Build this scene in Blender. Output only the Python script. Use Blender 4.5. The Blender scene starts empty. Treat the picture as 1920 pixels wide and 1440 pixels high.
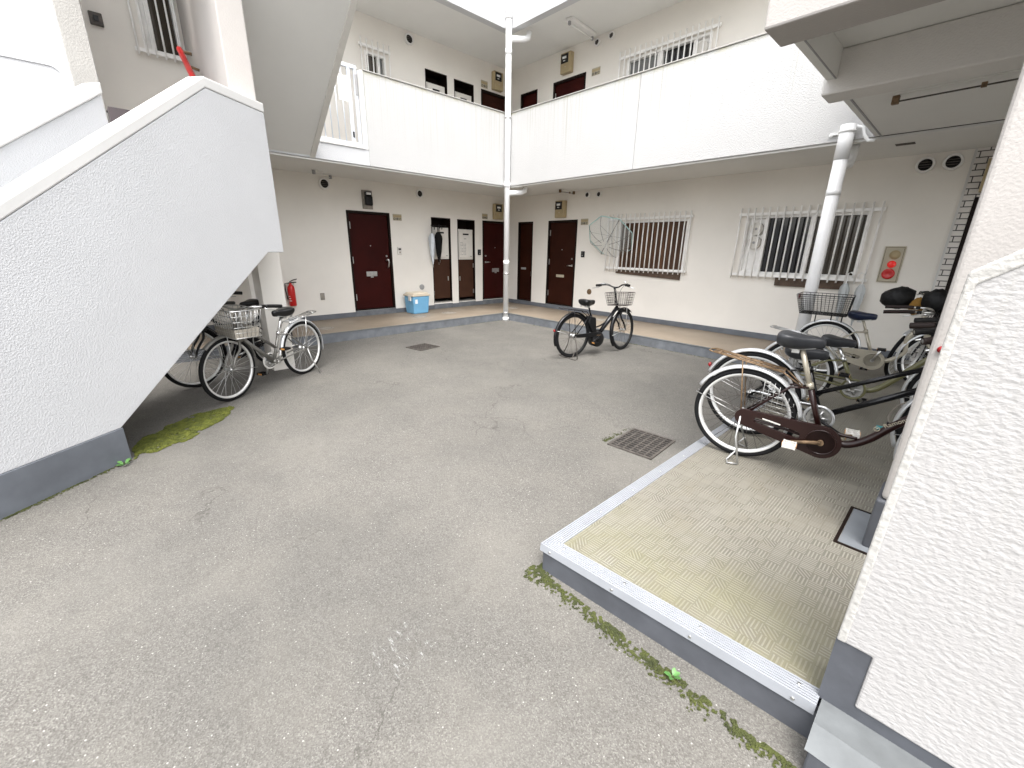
import bpy, math, random
from mathutils import Vector, Matrix, noise as mnoise
R = math.radians
PI = math.pi
random.seed(7)
scn = bpy.context.scene
col = scn.collection

# ---------------------------------------------------------------- camera
cam = bpy.data.cameras.new('camera')
cam.sensor_width = 36.0
cam.lens = 786.91 / 1920 * 36.0
cam.clip_start = 0.05
cam.clip_end = 2000
camo = bpy.data.objects.new('camera', cam)
col.objects.link(camo)
camo.matrix_world = Matrix(((0.68349739, -0.23408542, 0.69140099, 7.02725),
                            (0.72978606, 0.19888400, -0.65410815, -6.42380),
                            (0.01560859, 0.95165602, 0.30676897, 1.53339),
                            (0, 0, 0, 1)))
scn.camera = camo
# ---------------------------------------------------------------- light
SUN_EL, SUN_AZ = R(64), R(-45)
w = bpy.data.worlds.new("World")
scn.world = w
w.use_nodes = True
nt = w.node_tree
bg = nt.nodes['Background']
sky = nt.nodes.new('ShaderNodeTexSky')
sky.sky_type = 'NISHITA'
sky.sun_disc = False
sky.sun_elevation = SUN_EL
sky.sun_rotation = PI / 2 - SUN_AZ
sky.dust_density = 4.0
sky.air_density = 1.2
sky.ozone_density = 0.6
hsv = nt.nodes.new('ShaderNodeHueSaturation')
hsv.inputs['Saturation'].default_value = 0.22     # overcast: a white sky
nt.links.new(sky.outputs[0], hsv.inputs['Color'])
nt.links.new(hsv.outputs[0], bg.inputs['Color'])
bg.inputs['Strength'].default_value = 0.15
sd = bpy.data.lights.new('sun', 'SUN')
sd.energy = 0.5
sd.angle = R(30)
sd.color = (1.0, 0.97, 0.93)
so = bpy.data.objects.new('sun', sd)
col.objects.link(so)
sdir = Vector((math.cos(SUN_EL) * math.cos(SUN_AZ), math.cos(SUN_EL) * math.sin(SUN_AZ), math.sin(SUN_EL)))
so.rotation_euler = sdir.to_track_quat('Z', 'Y').to_euler()
so.location = (4, -4, 12)
vs = scn.view_settings
vs.view_transform = 'Standard'
vs.look = 'None'
vs.gamma = 1.0
vs.exposure = 2.2
vs.use_curve_mapping = False
scn.cycles.max_bounces = 10
scn.cycles.diffuse_bounces = 8

# ---------------------------------------------------------------- materials
def newmat(name):
    m = bpy.data.materials.new(name)
    m.use_nodes = True
    return m, m.node_tree, m.node_tree.nodes['Principled BSDF']
def N(t, kind, **kw):
    n = t.nodes.new(kind)
    for k, v in kw.items():
        if k in n.inputs.keys(): n.inputs[k].default_value = v
        else: setattr(n, k, v)
    return n
def coords(t, scale=(1, 1, 1), rot=(0, 0, 0)):
    tc = N(t, 'ShaderNodeTexCoord')
    mp = N(t, 'ShaderNodeMapping')
    mp.inputs['Scale'].default_value = scale
    mp.inputs['Rotation'].default_value = rot
    t.links.new(tc.outputs['Object'], mp.inputs[0])
    return mp.outputs[0]
def ramp(t, src, stops):
    r = N(t, 'ShaderNodeValToRGB')
    e = r.color_ramp.elements
    while len(e) < len(stops): e.new(0.5)
    for el, (p, c) in zip(e, stops):
        el.position = p
        el.color = (c, c, c, 1) if not hasattr(c, '__len__') else (*c, 1)
    t.links.new(src, r.inputs[0])
    return r.outputs[0]
def mixc(t, fac, a, b, mode='MIX'):
    m = N(t, 'ShaderNodeMix', data_type='RGBA', blend_type=mode)
    for s, i in ((fac, 0), (a, 6), (b, 7)):
        if hasattr(s, 'node'): t.links.new(s, m.inputs[i])
        elif i == 0: m.inputs[0].default_value = s
        else: m.inputs[i].default_value = (*s, 1)
    return m.outputs[2]
def math_(t, op, a, b=None, c=None):
    m = N(t, 'ShaderNodeMath', operation=op)
    for i, s in enumerate((a, b, c)):
        if s is None: continue
        if hasattr(s, 'node'): t.links.new(s, m.inputs[i])
        else: m.inputs[i].default_value = s
    return m.outputs[0]
def noise(t, vec, scale, detail=4, rough=0.55):
    n = N(t, 'ShaderNodeTexNoise')
    n.inputs['Scale'].default_value = scale
    n.inputs['Detail'].default_value = detail
    n.inputs['Roughness'].default_value = rough
    t.links.new(vec, n.inputs['Vector'])
    return n.outputs['Fac']
def bump(t, p, h, strength, dist):
    b = N(t, 'ShaderNodeBump')
    b.inputs['Strength'].default_value = strength
    b.inputs['Distance'].default_value = dist
    t.links.new(h, b.inputs['Height'])
    t.links.new(b.outputs[0], p.inputs['Normal'])
def simple(name, c, rough=0.5, metal=0.0, var=0.0, vscale=8, spec=None, bmp=None):
    m, t, p = newmat(name)
    p.inputs['Base Color'].default_value = (*c, 1)
    p.inputs['Roughness'].default_value = rough
    p.inputs['Metallic'].default_value = metal
    if spec is not None: p.inputs['Specular IOR Level'].default_value = spec
    if var:
        v = coords(t)
        f = ramp(t, noise(t, v, vscale, 6), [(0.3, 0.0), (0.7, 1.0)])
        t.links.new(mixc(t, f, tuple(x * (1 - var) for x in c), tuple(min(1, x * (1 + var)) for x in c)), p.inputs['Base Color'])
        if bmp: bump(t, p, noise(t, v, bmp[0], 5), bmp[1], bmp[2])
    return m
def stucco(name, c, scale=60, strength=0.6, dist=0.006, dirt=0.06, streaks=None, stretch=(1, 1, 1)):
    """sprayed exterior render; streaks = (z_top, length) for rain marks hanging from a top edge"""
    m, t, p = newmat(name)
    p.inputs['Roughness'].default_value = 0.85
    p.inputs['Specular IOR Level'].default_value = 0.25
    v = coords(t, stretch)
    v0 = coords(t)
    a = noise(t, v, scale, 3, 0.5)
    h = ramp(t, a, [(0.35, 0.0), (0.65, 1.0)])
    bump(t, p, h, strength, dist)
    d = ramp(t, noise(t, v0, 1.3, 6, 0.6), [(0.35, 0.0), (0.75, 1.0)])
    base = mixc(t, d, c, tuple(x * (1 - dirt) for x in c))
    if streaks:
        zt, ln = streaks
        vv = coords(t, (30, 30, 0.25))
        s1 = ramp(t, noise(t, vv, 1.0, 5, 0.7), [(0.52, 0.0), (0.68, 1.0)])
        big = ramp(t, noise(t, coords(t, (0.7, 0.7, 0.02)), 1.6, 2), [(0.45, 0.0), (0.62, 1.0)])
        sep = N(t, 'ShaderNodeSeparateXYZ')
        t.links.new(v0, sep.inputs[0])
        up = N(t, 'ShaderNodeMapRange')
        up.inputs[1].default_value = zt - ln
        up.inputs[2].default_value = zt
        t.links.new(sep.outputs[2], up.inputs[0])
        u2 = math_(t, 'POWER', up.outputs[0], 1.6)
        f = math_(t, 'MULTIPLY', math_(t, 'MULTIPLY', s1, u2), math_(t, 'ADD', math_(t, 'MULTIPLY', big, 0.75), 0.2))
        base = mixc(t, math_(t, 'MULTIPLY', f, 1.0), base, (0.20, 0.185, 0.10))
        edge = N(t, 'ShaderNodeMapRange')
        edge.inputs[1].default_value = zt - 0.06
        edge.inputs[2].default_value = zt
        t.links.new(sep.outputs[2], edge.inputs[0])
        e2 = math_(t, 'MULTIPLY', edge.outputs[0], ramp(t, noise(t, v0, 5, 4), [(0.4, 0.1), (0.65, 0.6)]))
        base = mixc(t, e2, base, (0.36, 0.33, 0.16))
    t.links.new(base, p.inputs['Base Color'])
    return m

M = {}
M['stucco'] = stucco('white_stucco', (0.53, 0.535, 0.545), 105, 0.40, 0.004)
M['stucco_parapet'] = stucco('white_stucco_rain_streaked', (0.465, 0.463, 0.458), 75, 0.5, 0.004, 0.04, streaks=(4.058, 1.15))
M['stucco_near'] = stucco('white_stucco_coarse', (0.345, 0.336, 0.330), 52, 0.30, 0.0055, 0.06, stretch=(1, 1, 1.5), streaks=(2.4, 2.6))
M['stucco_edge'] = stucco('white_stucco_edge_mossy', (0.375, 0.365, 0.345), 60, 0.4, 0.004, 0.18)
M['stucco_beige_lifted'] = stucco('beige_stucco_lifted_for_shade', (0.68, 0.66, 0.635), 90, 0.4, 0.003, 0.07)  # beige paint lightened in colour to offset the shade on the inner beam
M['stucco_beige_dimmed'] = stucco('beige_stucco_dimmed_for_light', (0.40, 0.378, 0.358), 90, 0.22, 0.003, 0.09)  # same beige paint, darkened in colour where strong light falls
M['trim'] = stucco('white_smooth_trim', (0.62, 0.615, 0.60), 20, 0.08, 0.002, 0.10)
M['wall'] = stucco('cream_wall_paint', (0.785, 0.753, 0.700), 90, 0.12, 0.002, 0.07)
M['soffit'] = stucco('grey_soffit_paint', (0.73, 0.725, 0.70), 120, 0.12, 0.002, 0.05)
M['base'] = simple('blue_grey_skirting_paint', (0.115, 0.125, 0.142), 0.55, var=0.16, vscale=5, bmp=(25, 0.15, 0.004))
M['base_dark'] = simple('dark_grey_kerb_paint', (0.062, 0.066, 0.076), 0.6, var=0.2, vscale=6, bmp=(40, 0.3, 0.004))
M['ledge'] = simple('grey_screed', (0.10, 0.107, 0.11), 0.7, var=0.22, vscale=7, bmp=(30, 0.3, 0.004))
M['cement'] = simple('kerb_cement', (0.125, 0.134, 0.147), 0.75, var=0.25, vscale=6, bmp=(30, 0.3, 0.005))
M['nosing'] = simple('aluminium_nosing', (0.30, 0.312, 0.335), 0.45, 0.2, var=0.06)
M['door'] = simple('maroon_steel_door', (0.030, 0.0030, 0.0022), 0.5, spec=0.12, var=0.18, vscale=2.5)
M['door_brown'] = simple('dark_brown_steel_door', (0.026, 0.0065, 0.0032), 0.5, spec=0.12, var=0.18, vscale=2.5)
M['frame_dark'] = simple('dark_brown_door_frame', (0.010, 0.0055, 0.004), 0.5, spec=0.15)
M['niche_brown'] = simple('brown_cupboard_door', (0.050, 0.022, 0.013), 0.55, spec=0.15, var=0.1, vscale=4)
M['black'] = simple('black_plastic', (0.005, 0.005, 0.0055), 0.4, spec=0.3)
M['black_paint'] = simple('black_bicycle_paint', (0.005, 0.005, 0.006), 0.25, spec=0.35)
M['rubber'] = simple('black_rubber', (0.0065, 0.0065, 0.007), 0.75, spec=0.2)
M['saddle_black'] = simple('black_saddle_vinyl', (0.006, 0.006, 0.0065), 0.32, spec=0.4)
M['saddle_grey'] = simple('grey_saddle_vinyl', (0.026, 0.0275, 0.031), 0.42, spec=0.4, var=0.12, vscale=9)
M['saddle_navy'] = simple('navy_saddle_vinyl', (0.006, 0.011, 0.035), 0.35)
M['chrome'] = simple('dulled_chrome', (0.62, 0.62, 0.61), 0.28, 1.0, var=0.12, vscale=30)
M['steel'] = simple('brushed_steel', (0.50, 0.50, 0.49), 0.4, 0.9, var=0.18, vscale=25)
M['fender'] = simple('silver_mudguard', (0.62, 0.63, 0.64), 0.30, 0.6, var=0.06)
M['rim'] = simple('alloy_rim', (0.66, 0.66, 0.65), 0.35, 0.55, var=0.08)
M['rust'] = simple('rusty_steel', (0.175, 0.115, 0.065), 0.6, 0.4, var=0.45, vscale=40)
M['maroon_paint'] = simple('maroon_bicycle_paint', (0.015, 0.0042, 0.0036), 0.3, spec=0.35, var=0.15, vscale=6)
M['olive_paint'] = simple('olive_bicycle_paint', (0.115, 0.110, 0.048), 0.32, var=0.08)
M['cream_paint'] = simple('champagne_bicycle_paint', (0.36, 0.33, 0.265), 0.32, 0.3, var=0.1)
M['grey_paint'] = simple('gunmetal_bicycle_paint', (0.19, 0.185, 0.17), 0.35, 0.4, var=0.08)
M['dark_paint'] = simple('charcoal_bicycle_paint', (0.009, 0.009, 0.011), 0.3, spec=0.3)
M['grip'] = simple('grip_rubber', (0.012, 0.011, 0.0105), 0.7, spec=0.25)
M['grip_brown'] = simple('brown_grip', (0.020, 0.012, 0.010), 0.6, spec=0.3)
M['red'] = simple('red_reflector', (0.22, 0.006, 0.008), 0.25)
M['red_paint'] = simple('red_enamel', (0.50, 0.010, 0.010), 0.3, var=0.08)
M['amber'] = simple('amber_reflector', (0.50, 0.24, 0.07), 0.3)
M['white'] = simple('white_enamel', (0.76, 0.75, 0.73), 0.4, var=0.04)
M['pvc'] = simple('white_pvc_pipe', (0.80, 0.80, 0.80), 0.38, var=0.04, vscale=3)
M['pvc_old'] = simple('weathered_white_pipe', (0.74, 0.74, 0.73), 0.45, var=0.10, vscale=4)
M['offwhite'] = simple('off_white_metal', (0.64, 0.62, 0.58), 0.45, var=0.06)
M['bar'] = simple('cream_painted_bar', (0.84, 0.83, 0.81), 0.4, var=0.08)
M['rail_grey'] = simple('pale_grey_rail', (0.62, 0.65, 0.70), 0.4, var=0.04)
M['beige'] = simple('beige_meter_case', (0.40, 0.32, 0.185), 0.5, var=0.10)
M['beige_plate'] = simple('beige_plate', (0.42, 0.375, 0.28), 0.5, var=0.08)
M['rubbed_steel'] = simple('weathered_meter_board', (0.26, 0.235, 0.20), 0.6, var=0.25, vscale=12)
M['dark_glass'] = simple('dark_glass', (0.006, 0.006, 0.007), 0.06)
M['glass_curtain'] = simple('curtained_glass', (0.045, 0.036, 0.026), 0.10)
M['glass_grey'] = simple('frosted_glass', (0.16, 0.165, 0.16), 0.25)
M['heater'] = simple('white_heater_case', (0.66, 0.635, 0.59), 0.45, var=0.04)
M['paper'] = simple('white_paper', (0.78, 0.79, 0.78), 0.7)
M['ink'] = simple('dark_ink', (0.05, 0.05, 0.05), 0.7)
M['inkgrey'] = simple('grey_print', (0.30, 0.30, 0.30), 0.7)
M['bin_blue'] = simple('pale_blue_plastic', (0.15, 0.37, 0.58), 0.45, var=0.06)
M['bin_lid'] = simple('cream_plastic_lid', (0.62, 0.55, 0.44), 0.5, var=0.05)
M['iron'] = simple('rusty_cast_iron', (0.085, 0.075, 0.067), 0.65, 0.3, var=0.35, vscale=18)
M['pit'] = simple('dark_drain', (0.010, 0.009, 0.008), 0.9)
M['hatch'] = simple('grey_hatch_plate', (0.15, 0.162, 0.175), 0.5, var=0.1)
M['leaf'] = simple('bright_leaf', (0.065, 0.16, 0.04), 0.5, var=0.3, vscale=60)
M['teal_lock'] = simple('teal_lock_plastic', (0.01, 0.22, 0.25), 0.4)
M['green_tape'] = simple('green_plastic', (0.08, 0.42, 0.05), 0.4)
M['mitt'] = simple('black_quilted_nylon', (0.005, 0.005, 0.0055), 0.5, var=0.3, spec=0.3, vscale=20, bmp=(18, 0.5, 0.02))
M['mitt_lining'] = simple('ochre_lining', (0.25, 0.13, 0.02), 0.8, var=0.3)
M['tube_glass'] = simple('fluorescent_tube', (0.75, 0.75, 0.73), 0.25)
M['stain'] = simple('sooty_stain', (0.20, 0.17, 0.155), 0.9)
M['plank'] = simple('weathered_brown_plank', (0.075, 0.048, 0.032), 0.75, var=0.35, vscale=14)
M['floor_purple'] = simple('dark_corridor_floor', (0.055, 0.042, 0.045), 0.6, var=0.1)

def mk_emit():
    m, t, p = newmat('lit_red_lamp')
    p.inputs['Base Color'].default_value = (0.45, 0.01, 0.01, 1)
    p.inputs['Emission Color'].default_value = (1.0, 0.05, 0.04, 1)
    p.inputs['Emission Strength'].default_value = 0.07
    p.inputs['Roughness'].default_value = 0.2
    return m
M['lamp_red'] = mk_emit()
def mk_vinyl():
    m, t, p = newmat('clear_umbrella_vinyl')
    p.inputs['Base Color'].default_value = (0.55, 0.60, 0.60, 1)
    p.inputs['Roughness'].default_value = 0.25
    p.inputs['Alpha'].default_value = 0.20
    return m
M['vinyl'] = mk_vinyl()
def mk_vinyl2():
    m, t, p = newmat('cloudy_umbrella_vinyl')
    p.inputs['Base Color'].default_value = (0.66, 0.70, 0.72, 1)
    p.inputs['Roughness'].default_value = 0.3
    p.inputs['Alpha'].default_value = 0.62
    return m
M['vinyl_cloudy'] = mk_vinyl2()
M['vinyl_rim'] = simple('aqua_umbrella_piping', (0.38, 0.56, 0.54), 0.4)
M['white_fabric'] = simple('white_umbrella_cloth', (0.62, 0.66, 0.70), 0.6, var=0.1)
M['black_fabric'] = simple('black_umbrella_cloth', (0.005, 0.005, 0.0055), 0.7, spec=0.2)

def mk_bamboo():
    m, t, p = newmat('brown_wooden_shutter')
    v = coords(t, (1, 1, 0.06))
    a = noise(t, v, 22, 4, 0.7)
    b = noise(t, coords(t, (1, 1, 0.5)), 3.0, 4)
    c = mixc(t, ramp(t, a, [(0.35, 0.0), (0.7, 1.0)]), (0.045, 0.020, 0.009), (0.135, 0.062, 0.026))
    c = mixc(t, ramp(t, b, [(0.4, 0.0), (0.75, 0.6)]), c, (0.028, 0.012, 0.008))
    t.links.new(c, p.inputs['Base Color'])
    p.inputs['Roughness'].default_value = 0.55
    return m
M['bamboo'] = mk_bamboo()

def mk_asphalt():
    m, t, p = newmat('worn_asphalt')
    v = coords(t)
    def vor(scale, feat='F1'):
        n = N(t, 'ShaderNodeTexVoronoi', feature=feat)
        n.inputs['Scale'].default_value = scale
        t.links.new(v, n.inputs['Vector'])
        return n
    v1 = vor(230)
    sepc = N(t, 'ShaderNodeSeparateColor')
    t.links.new(v1.outputs['Color'], sepc.inputs[0])
    tone = ramp(t, sepc.outputs[0], [(0.0, (0.074, 0.069, 0.062)), (0.5, (0.119, 0.113, 0.102)), (0.85, (0.147, 0.140, 0.127)), (1.0, (0.198, 0.189, 0.174))])
    v2 = vor(70)
    sep2 = N(t, 'ShaderNodeSeparateColor')
    t.links.new(v2.outputs['Color'], sep2.inputs[0])
    chip = math_(t, 'MULTIPLY', math_(t, 'GREATER_THAN', sep2.outputs[1], 0.93), math_(t, 'LESS_THAN', v2.outputs['Distance'], 0.20))
    c = mixc(t, math_(t, 'MULTIPLY', chip, 0.8), tone, (0.42, 0.41, 0.385))
    big = ramp(t, noise(t, v, 0.42, 5, 0.6), [(0.40, 0.0), (0.64, 1.0)])
    c = mixc(t, math_(t, 'MULTIPLY', big, 0.42), c, (0.068, 0.066, 0.061))
    pale = ramp(t, noise(t, coords(t, (1, 1, 1), (0, 0, 1.1)), 0.8, 4, 0.55), [(0.50, 0.0), (0.72, 1.0)])
    c = mixc(t, math_(t, 'MULTIPLY', pale, 0.40), c, (0.172, 0.163, 0.146))
    mid = ramp(t, noise(t, v, 2.2, 6, 0.65), [(0.45, 0.0), (0.75, 1.0)])
    c = mixc(t, math_(t, 'MULTIPLY', mid, 0.30), c, (0.168, 0.157, 0.137))
    fine = ramp(t, noise(t, v, 14, 4, 0.7), [(0.52, 0.0), (0.72, 1.0)])
    c = mixc(t, math_(t, 'MULTIPLY', fine, 0.25), c, (0.066, 0.061, 0.054))
    # hairline cracks
    vv = N(t, 'ShaderNodeVectorMath', operation='ADD')
    nn = N(t, 'ShaderNodeTexNoise')
    nn.inputs['Scale'].default_value = 3.0
    nn.inputs['Detail'].default_value = 5
    t.links.new(v, nn.inputs['Vector'])
    sc = N(t, 'ShaderNodeVectorMath', operation='SCALE')
    sc.inputs['Scale'].default_value = 0.6
    t.links.new(nn.outputs['Color'], sc.inputs[0])
    t.links.new(v, vv.inputs[0]); t.links.new(sc.outputs[0], vv.inputs[1])
    ve = N(t, 'ShaderNodeTexVoronoi', feature='DISTANCE_TO_EDGE')
    ve.inputs['Scale'].default_value = 0.8
    t.links.new(vv.outputs[0], ve.inputs['Vector'])
    cr = math_(t, 'MULTIPLY', math_(t, 'LESS_THAN', ve.outputs['Distance'], 0.0035), ramp(t, noise(t, v, 0.9, 3), [(0.51, 0.0), (0.62, 0.5)]))
    c = mixc(t, cr, c, (0.04, 0.037, 0.032))
    # faded white chalk scuffs near the entrance step
    mp = N(t, 'ShaderNodeMapping')
    tc = N(t, 'ShaderNodeTexCoord')
    t.links.new(tc.outputs['Object'], mp.inputs[0])
    mp.inputs['Location'].default_value = (-5.82, 5.86, 0)
    ln = N(t, 'ShaderNodeVectorMath', operation='LENGTH')
    t.links.new(mp.outputs[0], ln.inputs[0])
    near = ramp(t, ln.outputs['Value'], [(0.0, 1.0), (0.15, 0.0)])
    sv = coords(t, (8, 30, 1), (0, 0, R(35)))
    scr = ramp(t, noise(t, sv, 1.6, 6, 0.75), [(0.57, 0.0), (0.64, 1.0)])
    c = mixc(t, math_(t, 'MULTIPLY', math_(t, 'MULTIPLY', near, scr), 0.7), c, (0.55, 0.56, 0.56))
    t.links.new(c, p.inputs['Base Color'])
    p.inputs['Roughness'].default_value = 0.88
    p.inputs['Specular IOR Level'].default_value = 0.3
    h = math_(t, 'ADD', math_(t, 'MULTIPLY', v1.outputs['Distance'], 1.0), math_(t, 'MULTIPLY', noise(t, v, 90, 4), 0.8))
    bump(t, p, h, 0.30, 0.003)
    return m
M['asphalt'] = mk_asphalt()

def mk_parquet():
    m, t, p = newmat('parquet_embossed_vinyl')
    v = coords(t)
    CELL = 0.058
    sc = N(t, 'ShaderNodeVectorMath', operation='SCALE'); sc.inputs['Scale'].default_value = 1 / CELL
    t.links.new(v, sc.inputs[0])
    fl = N(t, 'ShaderNodeVectorMath', operation='FLOOR'); t.links.new(sc.outputs[0], fl.inputs[0])
    sp = N(t, 'ShaderNodeSeparateXYZ'); t.links.new(sc.outputs[0], sp.inputs[0])
    sf = N(t, 'ShaderNodeSeparateXYZ'); t.links.new(fl.outputs[0], sf.inputs[0])
    cxy = N(t, 'ShaderNodeCombineXYZ'); t.links.new(sf.outputs[0], cxy.inputs[0]); t.links.new(sf.outputs[1], cxy.inputs[1])
    wn = N(t, 'ShaderNodeTexWhiteNoise', noise_dimensions='3D'); t.links.new(cxy.outputs[0], wn.inputs['Vector'])
    par = math_(t, 'FRACT', math_(t, 'MULTIPLY', math_(t, 'ADD', sf.outputs[0], sf.outputs[1]), 0.5))
    flip = math_(t, 'GREATER_THAN', wn.outputs['Value'], 0.84)
    sel = math_(t, 'ABSOLUTE', math_(t, 'SUBTRACT', math_(t, 'GREATER_THAN', par, 0.25), flip))
    diag = math_(t, 'LESS_THAN', wn.outputs['Value'], 0.08)
    sx = math_(t, 'FRACT', math_(t, 'MULTIPLY', sp.outputs[0], 4.0))
    sy = math_(t, 'FRACT', math_(t, 'MULTIPLY', sp.outputs[1], 4.0))
    sdg = math_(t, 'FRACT', math_(t, 'MULTIPLY', math_(t, 'ADD', sp.outputs[0], sp.outputs[1]), 2.8))
    mx = N(t, 'ShaderNodeMix'); t.links.new(sel, mx.inputs[0]); t.links.new(sx, mx.inputs[2]); t.links.new(sy, mx.inputs[3])
    md = N(t, 'ShaderNodeMix'); t.links.new(diag, md.inputs[0]); t.links.new(mx.outputs[0], md.inputs[2]); t.links.new(sdg, md.inputs[3])
    stripe = ramp(t, md.outputs[0], [(0.0, 0.0), (0.50, 0.0), (0.62, 1.0), (0.90, 1.0), (1.0, 0.0)])
    ex = math_(t, 'ABSOLUTE', math_(t, 'SUBTRACT', math_(t, 'FRACT', sp.outputs[0]), 0.5))
    ey = math_(t, 'ABSOLUTE', math_(t, 'SUBTRACT', math_(t, 'FRACT', sp.outputs[1]), 0.5))
    inner = math_(t, 'LESS_THAN', math_(t, 'MAXIMUM', ex, ey), 0.465)
    stripe = math_(t, 'MULTIPLY', stripe, inner)
    cell = mixc(t, wn.outputs['Value'], (0.118, 0.110, 0.089), (0.150, 0.141, 0.116))
    c = mixc(t, stripe, cell, (0.238, 0.226, 0.190))
    d1 = ramp(t, noise(t, v, 1.3, 6, 0.65), [(0.38, 0.0), (0.72, 1.0)])
    c = mixc(t, math_(t, 'MULTIPLY', d1, 0.50), c, (0.095, 0.082, 0.064))
    d2 = ramp(t, noise(t, v, 5.5, 6, 0.7), [(0.5, 0.0), (0.78, 1.0)])
    c = mixc(t, math_(t, 'MULTIPLY', d2, 0.40), c, (0.15, 0.128, 0.085))
    # algae greening along the open front edge (it follows the wet edge of the step)
    sz = N(t, 'ShaderNodeSeparateXYZ'); t.links.new(v, sz.inputs[0])
    fr = N(t, 'ShaderNodeMapRange'); fr.inputs[1].default_value = -4.35; fr.inputs[2].default_value = -5.05
    t.links.new(sz.outputs[1], fr.inputs[0])
    alg = math_(t, 'MULTIPLY', fr.outputs[0], ramp(t, noise(t, v, 2.6, 5, 0.7), [(0.35, 0.0), (0.62, 0.75)]))
    c = mixc(t, alg, c, (0.165, 0.158, 0.085))
    t.links.new(c, p.inputs['Base Color'])
    p.inputs['Roughness'].default_value = 0.6
    bump(t, p, stripe, 0.5, 0.003)
    return m
M['parquet'] = mk_parquet()

def mk_walk():
    m, t, p = newmat('tan_walkway_vinyl')
    v = coords(t)
    d1 = ramp(t, noise(t, v, 1.2, 6, 0.65), [(0.35, 0.0), (0.72, 1.0)])
    c = mixc(t, d1, (0.235, 0.195, 0.148), (0.155, 0.122, 0.09))
    d2 = ramp(t, noise(t, v, 35, 3, 0.7), [(0.45, 0.0), (0.7, 0.5)])
    c = mixc(t, d2, c, (0.215, 0.18, 0.14))
    t.links.new(c, p.inputs['Base Color'])
    p.inputs['Roughness'].default_value = 0.55
    bump(t, p, noise(t, v, 40, 3), 0.2, 0.002)
    return m
M['walk'] = mk_walk()

def mk_tile():
    m, t, p = newmat('white_brick_tile')
    v = coords(t, (1, 1, 1), (PI / 2, 0, 0))
    b = N(t, 'ShaderNodeTexBrick', offset=0.5)
    b.inputs['Color1'].default_value = (0.66, 0.63, 0.60, 1)
    b.inputs['Color2'].default_value = (0.60, 0.57, 0.54, 1)
    b.inputs['Mortar'].default_value = (0.055, 0.05, 0.047, 1)
    b.inputs['Scale'].default_value = 1.0
    b.inputs['Mortar Size'].default_value = 0.006
    b.inputs['Mortar Smooth'].default_value = 0.1
    b.inputs['Brick Width'].default_value = 0.155
    b.inputs['Row Height'].default_value = 0.068
    t.links.new(v, b.inputs['Vector'])
    t.links.new(b.outputs['Color'], p.inputs['Base Color'])
    p.inputs['Roughness'].default_value = 0.35
    return m
M['tile'] = mk_tile()
def mk_moss(name, ca, cb):
    m, t, p = newmat(name)
    v = coords(t)
    f = ramp(t, noise(t, v, 18, 5, 0.7), [(0.3, 0.0), (0.7, 1.0)])
    c = mixc(t, f, ca, cb)
    t.links.new(c, p.inputs['Base Color'])
    p.inputs['Roughness'].default_value = 0.9
    return m
M['moss'] = mk_moss('moss', (0.036, 0.045, 0.006), (0.120, 0.130, 0.014))
M['moss_dark'] = mk_moss('dark_moss', (0.018, 0.022, 0.006), (0.062, 0.072, 0.012))

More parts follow.
